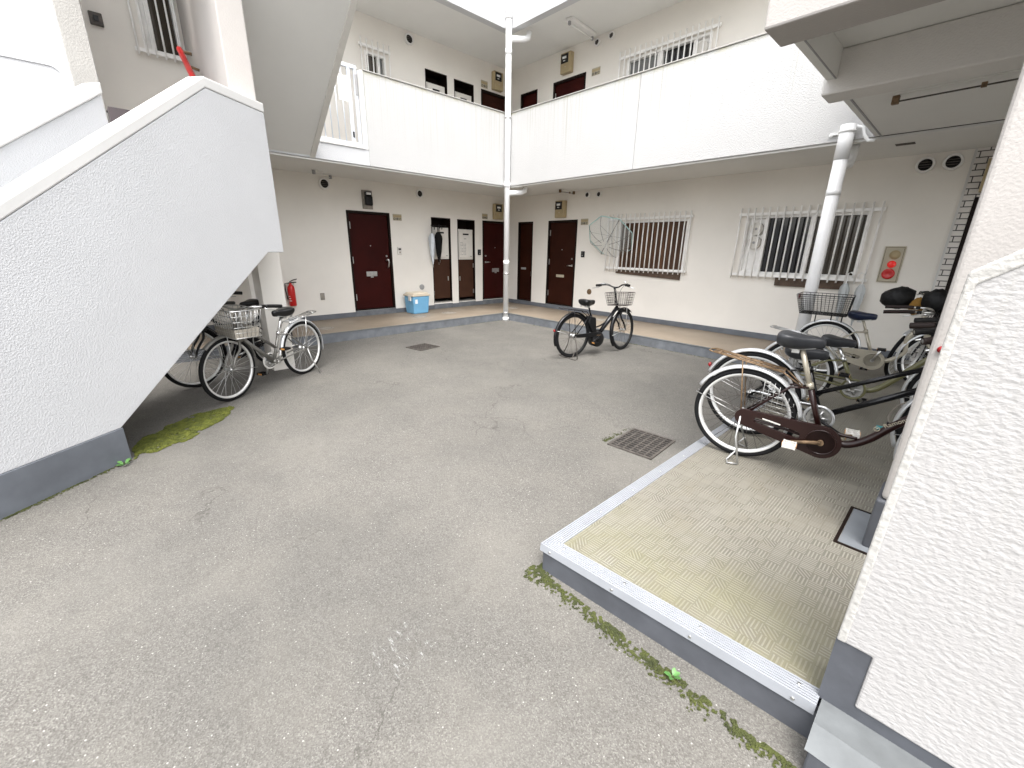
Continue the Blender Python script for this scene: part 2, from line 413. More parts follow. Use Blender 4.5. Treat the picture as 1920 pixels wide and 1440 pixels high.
# ---------------------------------------------------------------- mesh builder
class MB:
    def __init__(s): s.v = []; s.f = []; s.sm = []
    def add(s, vs_, fs, smooth=False):
        o = len(s.v)
        s.v += [tuple(p) for p in vs_]
        for f in fs: s.f.append(tuple(i + o for i in f)); s.sm.append(smooth)
        return s
    def box(s, x0, y0, z0, x1, y1, z1):
        x0, x1 = min(x0, x1), max(x0, x1); y0, y1 = min(y0, y1), max(y0, y1); z0, z1 = min(z0, z1), max(z0, z1)
        vs_ = [(x, y, z) for z in (z0, z1) for y in (y0, y1) for x in (x0, x1)]
        return s.add(vs_, [(0, 2, 3, 1), (4, 5, 7, 6), (0, 1, 5, 4), (2, 6, 7, 3), (0, 4, 6, 2), (1, 3, 7, 5)])
    def prism(s, poly, f0, f1):
        """poly: list of 2-tuples; f0 / f1 turn one into the two end points"""
        n = len(poly)
        vs_ = [f0(*q) for q in poly] + [f1(*q) for q in poly]
        fs = [tuple(range(n))[::-1], tuple(range(n, 2 * n))]
        fs += [(i, (i + 1) % n, n + (i + 1) % n, n + i) for i in range(n)]
        return s.add(vs_, fs)
    def tube(s, pts, r, n=8, closed=False, caps=True):
        pts = [Vector(p) for p in pts]
        m = len(pts)
        rs = r if hasattr(r, '__len__') else [r] * m
        vs_ = []; up = None
        for i, p in enumerate(pts):
            a = pts[(i - 1) % m] if (closed or i > 0) else p
            b = pts[(i + 1) % m] if (closed or i < m - 1) else p
            t = (b - a)
            t = t.normalized() if t.length > 1e-9 else Vector((0, 0, 1))
            if up is None:
                up = Vector((0, 0, 1)) if abs(t.z) < 0.9 else Vector((1, 0, 0))
            u = (up - t * up.dot(t))
            if u.length < 1e-4: u = t.orthogonal()
            u.normalize(); up = u
            q = t.cross(u)
            for k in range(n):
                an = 2 * PI * k / n
                vs_.append(p + (u * math.cos(an) + q * math.sin(an)) * rs[i])
        fs = []
        for i in range(m if closed else m - 1):
            j = (i + 1) % m
            for k in range(n):
                l = (k + 1) % n
                fs.append((i * n + k, i * n + l, j * n + l, j * n + k))
        s.add(vs_, fs, True)
        if caps and not closed:
            o = len(s.v) - m * n
            s.f.append(tuple(o + k for k in range(n))[::-1]); s.sm.append(False)
            s.f.append(tuple(o + (m - 1) * n + k for k in range(n))); s.sm.append(False)
        return s
    def strip(s, prof, pts, frames, closed=False):
        """sweep an open profile [(a, b)] along pts using frames [(A, B)]"""
        n = len(prof); m = len(pts); vs_ = []
        for p, (A, B) in zip(pts, frames):
            for a, b in prof: vs_.append(Vector(p) + A * a + B * b)
        fs = []
        for i in range(m if closed else m - 1):
            j = (i + 1) % m
            for k in range(n - 1): fs.append((i * n + k, i * n + k + 1, j * n + k + 1, j * n + k))
        return s.add(vs_, fs, True)
    def lathe(s, prof, o=(0, 0, 0), axis='z', n=20, smooth=True):
        """prof: [(r, h)]"""
        vs_ = []
        for r, h in prof:
            for k in range(n):
                a = 2 * PI * k / n; c, d = r * math.cos(a), r * math.sin(a)
                q = {'z': (c, d, h), 'x': (h, c, d), 'y': (d, h, c)}[axis]
                vs_.append((q[0] + o[0], q[1] + o[1], q[2] + o[2]))
        fs = []
        for i in range(len(prof) - 1):
            for k in range(n):
                l = (k + 1) % n
                fs.append((i * n + k, i * n + l, (i + 1) * n + l, (i + 1) * n + k))
        s.add(vs_, fs, smooth)
        o_ = len(s.v) - len(vs_)
        if prof[0][0] > 1e-6: s.f.append(tuple(o_ + k for k in range(n))[::-1]); s.sm.append(False)
        if prof[-1][0] > 1e-6: s.f.append(tuple(o_ + (len(prof) - 1) * n + k for k in range(n))); s.sm.append(False)
        return s
    def build(s, name, mat, parent=None, bev=0, seg=2, solid=0, subsurf=0):
        me = bpy.data.meshes.new(name)
        me.from_pydata(s.v, [], s.f)
        me.polygons.foreach_set('use_smooth', s.sm)
        me.update()
        import bmesh
        b = bmesh.new(); b.from_mesh(me)
        bmesh.ops.recalc_face_normals(b, faces=b.faces)
        b.to_mesh(me); b.free()
        me.materials.append(M[mat] if isinstance(mat, str) else mat)
        o = bpy.data.objects.new(name, me)
        col.objects.link(o)
        if parent: o.parent = parent
        if solid:
            d = o.modifiers.new('thick', 'SOLIDIFY'); d.thickness = solid; d.offset = 0
        if bev:
            d = o.modifiers.new('bevel', 'BEVEL'); d.width = bev; d.segments = seg; d.limit_method = 'ANGLE'; d.angle_limit = R(35)
        if subsurf:
            d = o.modifiers.new('smooth', 'SUBSURF'); d.levels = d.render_levels = subsurf
        return o
def split_build(mb, name, mat, parent=None, **kw):
    """one object per connected piece of the builder"""
    par = list(range(len(mb.v)))
    def find(a):
        while par[a] != a: par[a] = par[par[a]]; a = par[a]
        return a
    for f in mb.f:
        for i in f[1:]: par[find(i)] = find(f[0])
    groups = {}
    for fi, f in enumerate(mb.f): groups.setdefault(find(f[0]), []).append(fi)
    out = []
    for fis in groups.values():
        q = MB(); ix = {}
        for fi in fis:
            fc = []
            for i in mb.f[fi]:
                if i not in ix: ix[i] = len(q.v); q.v.append(mb.v[i])
                fc.append(ix[i])
            q.f.append(tuple(fc)); q.sm.append(mb.sm[fi])
        out.append(q.build(name, mat, parent, **kw))
    return out
def tag(o, label, cat, group=None):
    o['label'] = label; o['category'] = cat
    if group: o['group'] = group
    return o
def struct(o, kind='structure'):
    o['kind'] = kind
    return o
def thing(name, label, cat, loc=(0, 0, 0), rz=0, group=None):
    o = bpy.data.objects.new(name, None)
    o.empty_display_size = 0.1
    col.objects.link(o)
    o.location = loc; o.rotation_euler = (0, 0, rz)
    return tag(o, label, cat, group)

D, D2 = 1.437, 1.479            # depth of the right / left walkway
ZW = 0.15                       # walkway level
ZB, ZT = 2.733, 4.058           # bottom / top of the first-floor parapet
ZS = 2.755                      # soffit
F2 = 2.935                      # first-floor level
DZ = 2.785                      # storey height
# wall frames: (a, z, depth out of the wall) -> world
def fr(a, z, d=0.0): return (a, D - d, z)          # right wing wall (faces -y), a = x
def fl(a, z, d=0.0): return (-D2 + d, a, z)        # left wing wall (faces +x), a = y
class Wall:
    def __init__(s, f): s.f = f
    def box(s, mb, a0, z0, a1, z1, d0, d1):
        p = s.f(a0, z0, d0); q = s.f(a1, z1, d1)
        return mb.box(*p, *q)
    def pt(s, a, z, d=0.0): return Vector(s.f(a, z, d))
WR, WL = Wall(fr), Wall(fl)
def wall_with_holes(W, a0, a1, z0, z1, holes, depth):
    mb = MB()
    As = sorted({a0, a1, *[h[0] for h in holes], *[h[1] for h in holes]})
    Zs = sorted({z0, z1, *[h[2] for h in holes], *[h[3] for h in holes]})
    for i in range(len(As) - 1):
        for j in range(len(Zs) - 1):
            ca, cz = (As[i] + As[i + 1]) / 2, (Zs[j] + Zs[j + 1]) / 2
            if any(h[0] < ca < h[1] and h[2] < cz < h[3] for h in holes): continue
            q = [(As[i], Zs[j]), (As[i + 1], Zs[j]), (As[i + 1], Zs[j + 1]), (As[i], Zs[j + 1])]
            mb.add([W.f(a, z, 0) for a, z in q], [(0, 1, 2, 3)])
            mb.add([W.f(a, z, -depth) for a, z in q], [(3, 2, 1, 0)])
    def rev(a, z, b, y): mb.add([W.f(a, z, 0), W.f(b, y, 0), W.f(b, y, -depth), W.f(a, z, -depth)], [(0, 1, 2, 3)])
    for h in holes + [(a0, a1, z0, z1)]:
        rev(h[0], h[2], h[1], h[2]); rev(h[1], h[2], h[1], h[3]); rev(h[1], h[3], h[0], h[3]); rev(h[0], h[3], h[0], h[2])
    return mb

# ---------------------------------------------------------------- ground
g = MB()
NG = 1
g.add([(-300, -300, 0), (300, -300, 0), (300, 300, 0), (-300, 300, 0)], [(0, 1, 2, 3)])
struct(g.build('asphalt_ground', 'asphalt'))

# walkways: L-shaped slab round the yard, entrance platform at its right end
wk = MB()
wk.prism([(-D2, -11), (-0.03, -11), (-0.03, 0.03), (5.95, 0.03), (5.95, D), (-D2, D)], lambda x, y: (x, y, 0.02), lambda x, y: (x, y, ZW))
walkway = struct(wk.build('walkway', 'walk'))
kb = MB()
kb.box(-0.03, -11, -0.02, 0.0, -0.0, ZW - 0.012)
kb.box(-0.03, 0.0, -0.02, 5.88, 0.03, ZW - 0.012)
struct(kb.build('walkway_kerb', 'cement', bev=0.006))
ns = MB()
ns.box(-0.045, -11, ZW - 0.010, 0.004, 0.0, ZW + 0.004)
ns.box(0.0041, -0.004, ZW - 0.010, 5.86, 0.045, ZW + 0.004)
ns.box(-0.045, 0.0002, ZW - 0.010, 0.004, 0.045, ZW + 0.004)
struct(ns.build('walkway_edge_strip', 'ledge', bev=0.003))
pf = MB()
pf.prism([(5.952, -5.045), (7.0, -4.965), (7.0, -4.9), (12, -4.9), (12, D), (5.952, D)], lambda x, y: (x, y, 0.02), lambda x, y: (x, y, ZW + 0.001))
struct(pf.build('entrance_platform', 'parquet'))
pk = MB()
pk.prism([(5.886, -5.116), (7.02, -5.030), (7.02, -4.95), (5.99, -5.02), (5.99, -0.008), (5.886, -0.008)], lambda x, y: (x, y, -0.02), lambda x, y: (x, y, ZW - 0.035))
pk.prism([(7.021, -5.16), (12, -5.20), (12, -4.95), (7.021, -4.95)], lambda x, y: (x, y, -0.02), lambda x, y: (x, y, ZW - 0.045))
struct(pk.build('platform_kerb', 'base_dark', bev=0.006))
pl = MB()
pl.prism([(7.012, -5.10), (12, -5.14), (12, -4.90), (7.012, -4.90)], lambda x, y: (x, y, 0.1), lambda x, y: (x, y, ZW + 0.003))
pl.add([(7.012, -5.10, ZW + 0.003), (12, -5.14, ZW + 0.003), (12, -5.202, ZW - 0.05), (7.012, -5.162, ZW - 0.05)], [(0, 1, 2, 3)])
pl.add([(7.012, -5.10, ZW + 0.003), (7.012, -5.162, ZW - 0.05), (7.012, -5.10, 0.1)], [(0, 1, 2)])
struct(pl.build('wall_foot_ledge', 'ledge'))
# ribbed aluminium nosing round the platform, mitred at its corner
def nosing(A, B, inA, inB, name):
    A, B, inA, inB = Vector(A), Vector(B), Vector(inA), Vector(inB)
    prof = [(0.0, -0.035)]
    nr = 7
    for i in range(nr):
        t0, t1 = i / nr, (i + 1) / nr
        prof += [(t0 + 0.024, 0.0005), (t0 + 0.028, 0.0065), (t1 - 0.022, 0.0065), (t1 - 0.018, 0.0005)]
    prof += [(1.0, 0.004), (1.0, 0.0005)]
    mb = MB()
    va = [A + (inA - A) * t + Vector((0, 0, ZW + h)) for t, h in prof]
    vb = [B + (inB - B) * t + Vector((0, 0, ZW + h)) for t, h in prof]
    n = len(prof)
    mb.add(va + vb, [(i, i + 1, n + i + 1, n + i) for i in range(n - 1)] + [tuple(range(n)), tuple(range(n, 2 * n))[::-1]])
    o = struct(mb.build(name, 'nosing'))
    sc = MB()
    L = (B - A).length
    k = int(L / 0.33)
    for i in range(k + 1):
        t = (0.06 + i * (L - 0.12) / max(1, k)) / L
        p = A + (B - A) * t + ((inA - A) * (1 - t) + (inB - B) * t) * 0.62
        sc.lathe([(0.006, 0.006), (0.006, 0.0085), (0.0, 0.009)], (p.x, p.y, ZW), n=8)
        nrm = (A - inA).normalized()
        e = A + (B - A) * t
        sc.lathe([(0.006, -0.002), (0.006, 0.003), (0, 0.0035)], (e.x, e.y - 0.001, ZW - 0.018), axis='y', n=8)
    sc.build('nosing_screw', 'steel', o)
    return o
nosing((5.876, -5.126, 0), (7.005, -5.040, 0), (5.953, -5.044, 0), (7.005, -4.964, 0), 'platform_nosing')
nosing((5.874, -0.01, 0), (5.876, -5.126, 0), (5.952, -0.01, 0), (5.953, -5.044, 0), 'platform_nosing')
# floor hatch beside the pier
ht = MB(); ht.box(6.872, -3.995, 0.12, 7.20, -3.575, ZW + 0.004)
hatch = thing('floor_hatch', 'grey flush floor hatch with dark rim beside the grey-footed pier', 'hatch', (0, 0, 0))
ht.build('hatch_plate', 'hatch', hatch)
hr = MB()
hr.box(6.855, -4.012, 0.12, 6.870, -3.560, ZW + 0.006)
hr.box(6.870, -4.012, 0.12, 7.20, -3.997, ZW + 0.006)
hr.box(6.870, -3.573, 0.12, 7.20, -3.560, ZW + 0.006)
hr.build('hatch_frame', 'frame_dark', hatch)

# ---------------------------------------------------------------- doors, windows and fittings of the two wings
def door(W, parent, a0, a1, z0, z1, hinge, mat='door', handle='lever', slot='plate', hdir=1):
    """hinge: 0 = hinges on the a0 side, 1 = on the a1 side"""
    fm = MB(); fw = 0.045
    W.box(fm, a0, z0, a0 + fw, z1, -0.10, 0.006)
    W.box(fm, a1 - fw, z0, a1, z1, -0.10, 0.006)
    W.box(fm, a0 + fw, z1 - fw, a1 - fw, z1, -0.10, 0.006)
    W.box(fm, a0 + fw, z0, a1 - fw, z0 + 0.02, -0.10, 0.004)
    lf = MB(); W.box(lf, a0 + fw + 0.004, z0 + 0.024, a1 - fw - 0.004, z1 - fw - 0.004, -0.075, -0.030)
    d = lf.build('door', mat, parent, bev=0.004)
    fm.build('door_frame', 'frame_dark', d, bev=0.003)
    ha = a0 + fw + 0.012 if hinge == 0 else a1 - fw - 0.012
    hm = MB()
    for q in (0.14, 0.52, 0.86):
        zz = z0 + (z1 - z0) * q
        W.box(hm, ha - 0.010, zz - 0.065, ha + 0.010, zz + 0.065, -0.029, -0.010)
    split_build(hm, 'hinge', 'steel', d, bev=0.003)
    ka = a1 - fw - 0.075 if hinge == 0 else a0 + fw + 0.075
    sg = -1 if hinge == 0 else 1
    km = MB(); zz = z0 + 0.93
    if handle == 'lever':
        km.tube([W.pt(ka, zz, -0.03), W.pt(ka, zz, 0.02)], 0.011)
        km.tube([W.pt(ka, zz, 0.02), W.pt(ka + sg * 0.05, zz + 0.002, 0.026), W.pt(ka + sg * 0.12, zz - 0.002, 0.022)], [0.011, 0.010, 0.008])
        W.box(km, ka - 0.018, zz - 0.022, ka + 0.018, zz + 0.022, -0.03, -0.022)
    elif handle == 'grip':
        km.tube([W.pt(ka - 0.015, zz + 0.06, -0.02), W.pt(ka - 0.02, zz + 0.075, 0.02), W.pt(ka + 0.01, zz + 0.08, 0.035), W.pt(ka + 0.02, zz + 0.03, 0.035), W.pt(ka + 0.005, zz - 0.06, 0.03), W.pt(ka, zz - 0.085, 0.0)], [0.014, 0.018, 0.018, 0.015, 0.014, 0.014])
    km.tube([W.pt(ka, zz + 0.15, -0.03), W.pt(ka, zz + 0.15, -0.012)], 0.020, 12)
    km.build('handle', 'chrome', d)
    pm = MB(); am = (a0 + a1) / 2 + sg * 0.02
    if slot == 'plate':
        W.box(pm, am - 0.115, z0 + 0.68, am + 0.115, z0 + 0.775, -0.030, -0.022)
        W.box(pm, am - 0.03, z0 + 0.652, am + 0.03, z0 + 0.68, -0.030, -0.018)
    elif slot == 'slim':
        W.box(pm, am - 0.125, z0 + 0.655, am + 0.115, z0 + 0.715, -0.030, -0.022)
    if slot: pm.build('mail_slot', 'steel' if slot == 'plate' else 'beige_plate', d, bev=0.003)
    ph = MB(); ph.tube([W.pt((a0 + a1) / 2, z0 + 1.28, -0.03), W.pt((a0 + a1) / 2, z0 + 1.28, -0.024)], 0.011, 10)
    ph.build('peephole', 'steel', d)
    return d
def plain_door(W, parent, a0, a1, z0, z1, mat, hinge=0):
    lf = MB(); W.box(lf, a0 + 0.03, z0 + 0.02, a1 - 0.03, z1 - 0.03, -0.10, -0.06)
    d = lf.build('cupboard_door', mat, parent, bev=0.003)
    fm = MB()
    W.box(fm, a0, z0, a0 + 0.028, z1, -0.11, 0.004); W.box(fm, a1 - 0.028, z0, a1, z1, -0.11, 0.004)
    W.box(fm, a0 + 0.028, z1 - 0.028, a1 - 0.028, z1, -0.11, 0.004); W.box(fm, a0 + 0.028, z0, a1 - 0.028, z0 + 0.018, -0.11, 0.004)
    fm.build('door_frame', 'frame_dark', d, bev=0.002)
    km = MB(); ka = a1 - 0.07 if hinge == 0 else a0 + 0.07
    W.box(km, ka - 0.012, z0 + 0.62, ka + 0.012, z0 + 0.74, -0.06, -0.045)
    km.build('handle', 'steel', d, bev=0.003)
    lb = MB(); am = (a0 + a1) / 2 - 0.10
    W.box(lb, am - 0.09, z0 + 0.78, am + 0.09, z0 + 0.83, -0.06, -0.056)
    lb.build('label_plate', 'inkgrey', d)
def niche(W, parent, a0, a1, z0, z1, paper):
    bk = MB()
    W.box(bk, a0, z0, a1, z1, -0.34, -0.32)
    W.box(bk, a0, z0, a0 + 0.014, z1, -0.32, 0.003); W.box(bk, a1 - 0.014, z0, a1, z1, -0.32, 0.003)
    W.box(bk, a0 + 0.014, z1 - 0.014, a1 - 0.014, z1, -0.32, 0.003)
    n = bk.build('heater_niche', 'frame_dark', parent)
    ld = MB(); W.box(ld, a0 + 0.022, z0 + 0.095, a1 - 0.022, z0 + 0.985, -0.075, -0.045)
    d = ld.build('cupboard_door', 'niche_brown', n, bev=0.004)
    sm = MB(); W.box(sm, a0 + 0.02, z0, a1 - 0.02, z0 + 0.025, -0.2, 0.0)
    sm.build('sill', 'steel', n)
    lm = MB(); la = a1 - 0.075 if not paper else a0 + 0.075
    W.box(lm, la - 0.012, z0 + 0.50, la + 0.012, z0 + 0.60, -0.045, -0.032)
    lm.build('latch', 'chrome', n, bev=0.003)
    hg = MB(); ha = a0 + 0.03 if not paper else a1 - 0.03
    for zz in (0.18, 0.80): W.box(hg, ha - 0.012, z0 + zz, ha + 0.012, z0 + zz + 0.10, -0.045, -0.03)
    split_build(hg, 'hinge', 'steel', n)
    hc = MB(); W.box(hc, a0 + 0.03, z0 + 0.99, a1 - 0.03, z0 + 1.68, -0.18, -0.045)
    W.box(hc, a0 + 0.06, z0 + 1.03, a1 - 0.06, z0 + 1.66, -0.045, -0.022)
    hc.build('water_heater', 'heater', n, bev=0.008)
    am = (a0 + a1) / 2
    vm = MB(); W.box(vm, am - 0.085, z0 + 1.55, am + 0.085, z0 + 1.585, -0.022, -0.018)
    W.box(vm, am - 0.055, z0 + 1.46, am - 0.055 + 0.07, z0 + 1.470, -0.022, -0.019)
    W.box(vm, a1 - 0.13, z0 + 1.06, a1 - 0.085, z0 + 1.07, -0.022, -0.019)
    split_build(vm, 'heater_vent', 'black', n)
    if paper:
        tx = MB()
        for i in range(4):
            for j in range(9):
                zz = z0 + 1.10 + j * 0.034
                if random.random() < 0.8: W.box(tx, a0 + 0.10 + i * 0.045, zz, a0 + 0.10 + i * 0.045 + 0.018 + 0.012 * random.random(), zz + 0.014, -0.0219, -0.0205)
        tx.build('notice_text', 'inkgrey', n)
    return n
def window(W, parent, a0, a1, z0, z1, panes, splits=()):
    """panes: [(b0, b1, material)] between vertical members"""
    fm = MB(); t = 0.04
    W.box(fm, a0, z0, a0 + t, z1, -0.12, 0.014); W.box(fm, a1 - t, z0, a1, z1, -0.12, 0.014)
    W.box(fm, a0 + t, z1 - t, a1 - t, z1, -0.12, 0.014); W.box(fm, a0 + t, z0, a1 - t, z0 + t, -0.12, 0.020)
    for b, wd in splits: W.box(fm, b - wd / 2, z0 + t, b + wd / 2, z1 - t, -0.10, -0.005)
    f = fm.build('window', 'bar', parent, bev=0.004)
    for b0, b1, mt in panes:
        pm = MB(); W.box(pm, b0, z0 + t, b1, z1 - t, -0.075, -0.060)
        pm.build('pane', mt, f)
    return f
def grille(W, parent, a0, a1, zr0, zr1, z0, z1, n, name='security_grille', mat='bar', lean=0.0):
    gm = MB()
    for zz in (zr0, zr1):
        if zz is None: continue
        W.box(gm, a0, zz - 0.021, a1, zz + 0.021, 0.05, 0.075)
        for a in (a0 + 0.05, a1 - 0.05): W.box(gm, a - 0.012, zz - 0.012, a + 0.012, zz + 0.012, -0.0, 0.055)
    for i in range(n):
        a = a0 + 0.03 + (a1 - a0 - 0.06) * i / (n - 1)
        gm.tube([W.pt(a, z0, 0.084), W.pt(a, z1, 0.084)], 0.0115, 8)
    return gm.build(name, mat, parent)
def baseboard(W, parent, spans, z0, z1, mat='base'):
    for a0, a1 in spans:
        m = MB(); W.box(m, a0, z0, a1, z1, 0.0, 0.012)
        m.build('skirting', mat, parent, bev=0.003)

LW = thing('apartment_wing', 'left two-storey wing with maroon doors and two heater niches', 'apartment building', (-D2, -3, 0))
RW = thing('apartment_wing', 'right wing with barred windows behind a long rain-streaked parapet', 'apartment building', (4, D, 0))
LW.location = RW.location = (0, 0, 0)
SH = 5.475                                             # upper soffit
# wall sheets with their openings -------------------------------------------
Lholes = [(-2.832, -1.925, 0.265, 2.192), (-0.930, -0.412, 0.288, 2.172), (-0.219, 0.298, 0.275, 2.168), (0.537, 1.405, 0.272, 2.180)]
Rholes = [(-1.142, -0.622, 0.25, 2.172), (-0.118, 0.752, 0.25, 2.172), (1.84, 3.30, 1.15, 2.10), (4.27, 5.87, 1.20, 2.10), (6.815, 7.75, 0.20, 2.215)]
wall_with_holes(WL, -11, D, 0.1, ZS, Lholes, 0.12).build('ground_floor_wall', 'wall', LW)
wall_with_holes(WR, -D2, 12, 0.1, ZS, Rholes, 0.12).build('ground_floor_wall', 'wall', RW)
Lholes2 = [(-2.21, -1.79, 4.06, 4.92), (-0.930, -0.398, 3.07, 4.955), (-0.219, 0.311, 3.06, 4.945), (0.520, 1.405, 3.06, 4.93), (-5.42, -4.99, 4.04, 4.95)]
Rholes2 = [(-1.14, -0.605, 3.04, 4.94), (-0.133, 0.742, 3.04, 4.945), (1.70, 3.27, 4.02, 4.90)]
wall_with_holes(WL, -11, D, F2, SH, Lholes2, 0.12).build('first_floor_wall', 'wall', LW)
wall_with_holes(WR, -D2, 12, F2, SH, Rholes2, 0.12).build('first_floor_wall', 'wall', RW)
# blind backs so that no sky shows through the openings
bm_ = MB(); bm_.box(-D2 - 0.5, -11, 0, -D2 - 0.36, D + 0.5, 8.4); bm_.build('rear_wall', 'frame_dark', LW)
bm_ = MB(); bm_.box(-D2 - 0.36, D + 0.36, 0, 12, D + 0.5, 8.4); bm_.build('rear_wall', 'frame_dark', RW)
m = MB(); m.box(-D2 - 0.36, -11, SH + 0.23, -D2, D, 8.4); m.build('second_floor_wall', 'wall', LW)
m = MB(); m.box(-D2 - 0.36, D, SH + 0.23, 12, D + 0.36, 8.4); m.build('second_floor_wall', 'wall', RW)
# slabs
m = MB(); m.prism([(-D2 - 0.36, -11), (-0.15, -11), (-0.15, 0.15), (-D2 - 0.36, 0.15)], lambda x, y: (x, y, ZS), lambda x, y: (x, y, F2))
m.build('floor_slab', 'soffit', LW)
m = MB(); m.prism([(-D2 - 0.36, 0.151), (12, 0.151), (12, D + 0.36), (-D2 - 0.36, D + 0.36)], lambda x, y: (x, y, ZS), lambda x, y: (x, y, F2))
m.build('floor_slab', 'soffit', RW)
m = MB(); m.prism([(-D2 - 0.36, -11), (-0.15, -11), (-0.15, 0.15), (-D2 - 0.36, 0.15)], lambda x, y: (x, y, SH), lambda x, y: (x, y, SH + 0.22))
m.build('upper_floor_slab', 'soffit', LW)
m = MB(); m.prism([(-D2 - 0.36, 0.151), (12, 0.151), (12, D + 0.36), (-D2 - 0.36, D + 0.36)], lambda x, y: (x, y, SH), lambda x, y: (x, y, SH + 0.22))
m.build('upper_floor_slab', 'soffit', RW)
m = MB(); m.box(-D2 - 0.5, -11, 8.4, -0.2, 0.2, 8.6); m.build('roof_slab', 'soffit', LW)
m = MB(); m.box(-D2 - 0.5, 0.21, 8.4, 12, D + 0.5, 8.6); m.build('roof_slab', 'soffit', RW)
# parapets
def parapet_l(y0, y1, zb, zt, mat): 
    m = MB(); m.box(-0.15, y0, zb, 0.0, y1, zt)
    return m.build('parapet', mat, LW, bev=0.008)
parapet_l(-2.985, -0.0005, ZB + 0.024, ZT, 'stucco_parapet')
m = MB(); m.box(-0.15, -4.98, ZB + 0.024, -0.001, -2.9855, 2.985); m.build('gate_sill', 'stucco', LW, bev=0.006)
m = MB(); m.box(-0.155, -3.05, 2.986, 0.006, -2.99, ZT - 0.002); m.build('gate_jamb', 'trim', LW, bev=0.004)
m = MB(); m.box(-0.16, -4.2, 2.986, 0.012, -3.051, 3.012); m.build('gate_threshold', 'trim', LW, bev=0.004)
m = MB(); m.box(-0.15, 0, ZB + 0.024, 2.927, 0.15, ZT); m.box(2.935, 0, ZB + 0.024, 12, 0.15, ZT)
m.build('parapet', 'stucco_parapet', RW, bev=0.008)
m = MB(); m.box(2.925, 0.012, ZB + 0.03, 2.937, 0.14, ZT - 0.01); m.build('joint_sealant', 'inkgrey', RW)
m = MB(); m.box(-0.17, -2.985, ZT, 0.014, -0.016, ZT + 0.018); m.build('coping', 'stucco_edge', LW, bev=0.006)
m = MB(); m.box(-0.17, -0.014, ZT, 12, 0.17, ZT + 0.018); m.build('coping', 'stucco_edge', RW, bev=0.006)
m = MB(); m.box(-0.13, -11, ZB, -0.030, 0.02, ZB + 0.0235); m.build('drip_edge', 'soffit', LW)
m = MB(); m.box(-0.029, 0.030, ZB, 12, 0.13, ZB + 0.0235); m.build('drip_edge', 'soffit', RW)
MB().box(-D2, -7.75, 0.0, 2.25, -7.6, 1.55).build('under_stair_light_block', 'wall', LW)  # added low wall that stops light leaking in under the stair
parapet_l(-6.4, -0.0005, SH - 0.05, 6.85, 'stucco')
m = MB(); m.box(-0.15, 0, SH - 0.05, 12, 0.15, 6.85); m.build('parapet', 'stucco', RW, bev=0.008)
# stretch of parapet beyond the stair, with a sunk band and an end post
m = MB()
m.box(-0.15, -11, 1.7, -0.012, -6.27, 5.42)
m.box(-0.012, -11, 3.26, 0.0, -6.27, 5.42)
m.box(-0.012, -11, 1.7, 0.0, -6.27, 3.062)
m.box(-0.012, -6.345, 3.062, 0.0, -6.27, 3.26)
for k in range(6):
    a0, a1 = k * 15, (k + 1) * 15
    r_ = 0.09
    cy, cz = -6.345 - r_, 3.26 - r_
    m.prism([(cy + r_, 3.26), (cy + r_ * math.cos(R(a0)), cz + r_ * math.sin(R(a0))), (cy + r_ * math.cos(R(a1)), cz + r_ * math.sin(R(a1)))], lambda y, z: (-0.012, y, z), lambda y, z: (0.0, y, z))
m.build('corridor_wall', 'stucco', LW)
m = MB(); m.box(-0.16, -6.269, 1.7, 0.012, -6.06, 5.42)
m.build('corridor_wall_post', 'stucco_edge', LW, bev=0.006)
# fittings, ground floor ------------------------------------------------------
door(WL, LW, *Lholes[0], 0, 'door', 'grip', 'plate')
niche(WL, LW, *Lholes[1], False)
niche(WL, LW, *Lholes[2], True)
door(WL, LW, *Lholes[3], 1, 'door', 'lever', 'plate')
plain_door(WR, RW, *Rholes[0], 'door_brown')
door(WR, RW, *Rholes[1], 0, 'door_brown', 'lever', 'slim')
# barred window closed by a brown shutter
w1 = window(WR, RW, *Rholes[2], [])
m = MB(); WR.box(m, 1.88, 1.19, 3.26, 2.06, -0.07, -0.045); m.build('shutter', 'bamboo', w1)
m = MB()
m.add([fr(1.86, 1.08, 0.03), fr(3.27, 1.02, 0.03), fr(3.27, 1.15, 0.03), fr(1.86, 1.15, 0.03), fr(1.86, 1.08, 0.016), fr(3.27, 1.02, 0.016), fr(3.27, 1.15, 0.016), fr(1.86, 1.15, 0.016)],
      [(0, 1, 2, 3), (7, 6, 5, 4), (0, 4, 5, 1), (1, 5, 6, 2), (2, 6, 7, 3), (3, 7, 4, 0)])
split_build(m, 'sill_board', 'plank', w1)
grille(WR, RW, 1.595, 3.385, 1.185, 2.135, 1.12, 2.225, 18)
w2 = window(WR, RW, *Rholes[3], [(4.31, 4.545, 'bar'), (4.60, 5.17, 'dark_glass'), (5.23, 5.83, 'glass_curtain')], [(4.57, 0.055), (5.20, 0.07)])
m = MB()
for zz in (1.90, 1.69):
    m.tube([WR.pt(4.44, zz, -0.06), WR.pt(4.44, zz, 0.02)], 0.098, 20)
split_build(m, 'fan_vent', 'offwhite', w2, bev=0.006)
m = MB()
for zz in (1.90, 1.69):
    for q in (-0.045, 0.045): m.tube([WR.pt(4.44 + q, zz, 0.02), WR.pt(4.44 + q, zz, 0.023)], 0.008, 8)
    m.tube([WR.pt(4.44, zz, 0.02), WR.pt(4.44, zz, 0.024)], 0.02, 12)
split_build(m, 'fan_vent_hole', 'inkgrey', w2)
m = MB(); WR.box(m, 4.86, 1.035, 5.80, 1.165, 0.016, 0.04); split_build(m, 'sill_board', 'plank', w2)
grille(WR, RW, 4.165, 6.015, 1.185, 2.12, 1.13, 2.215, 18)
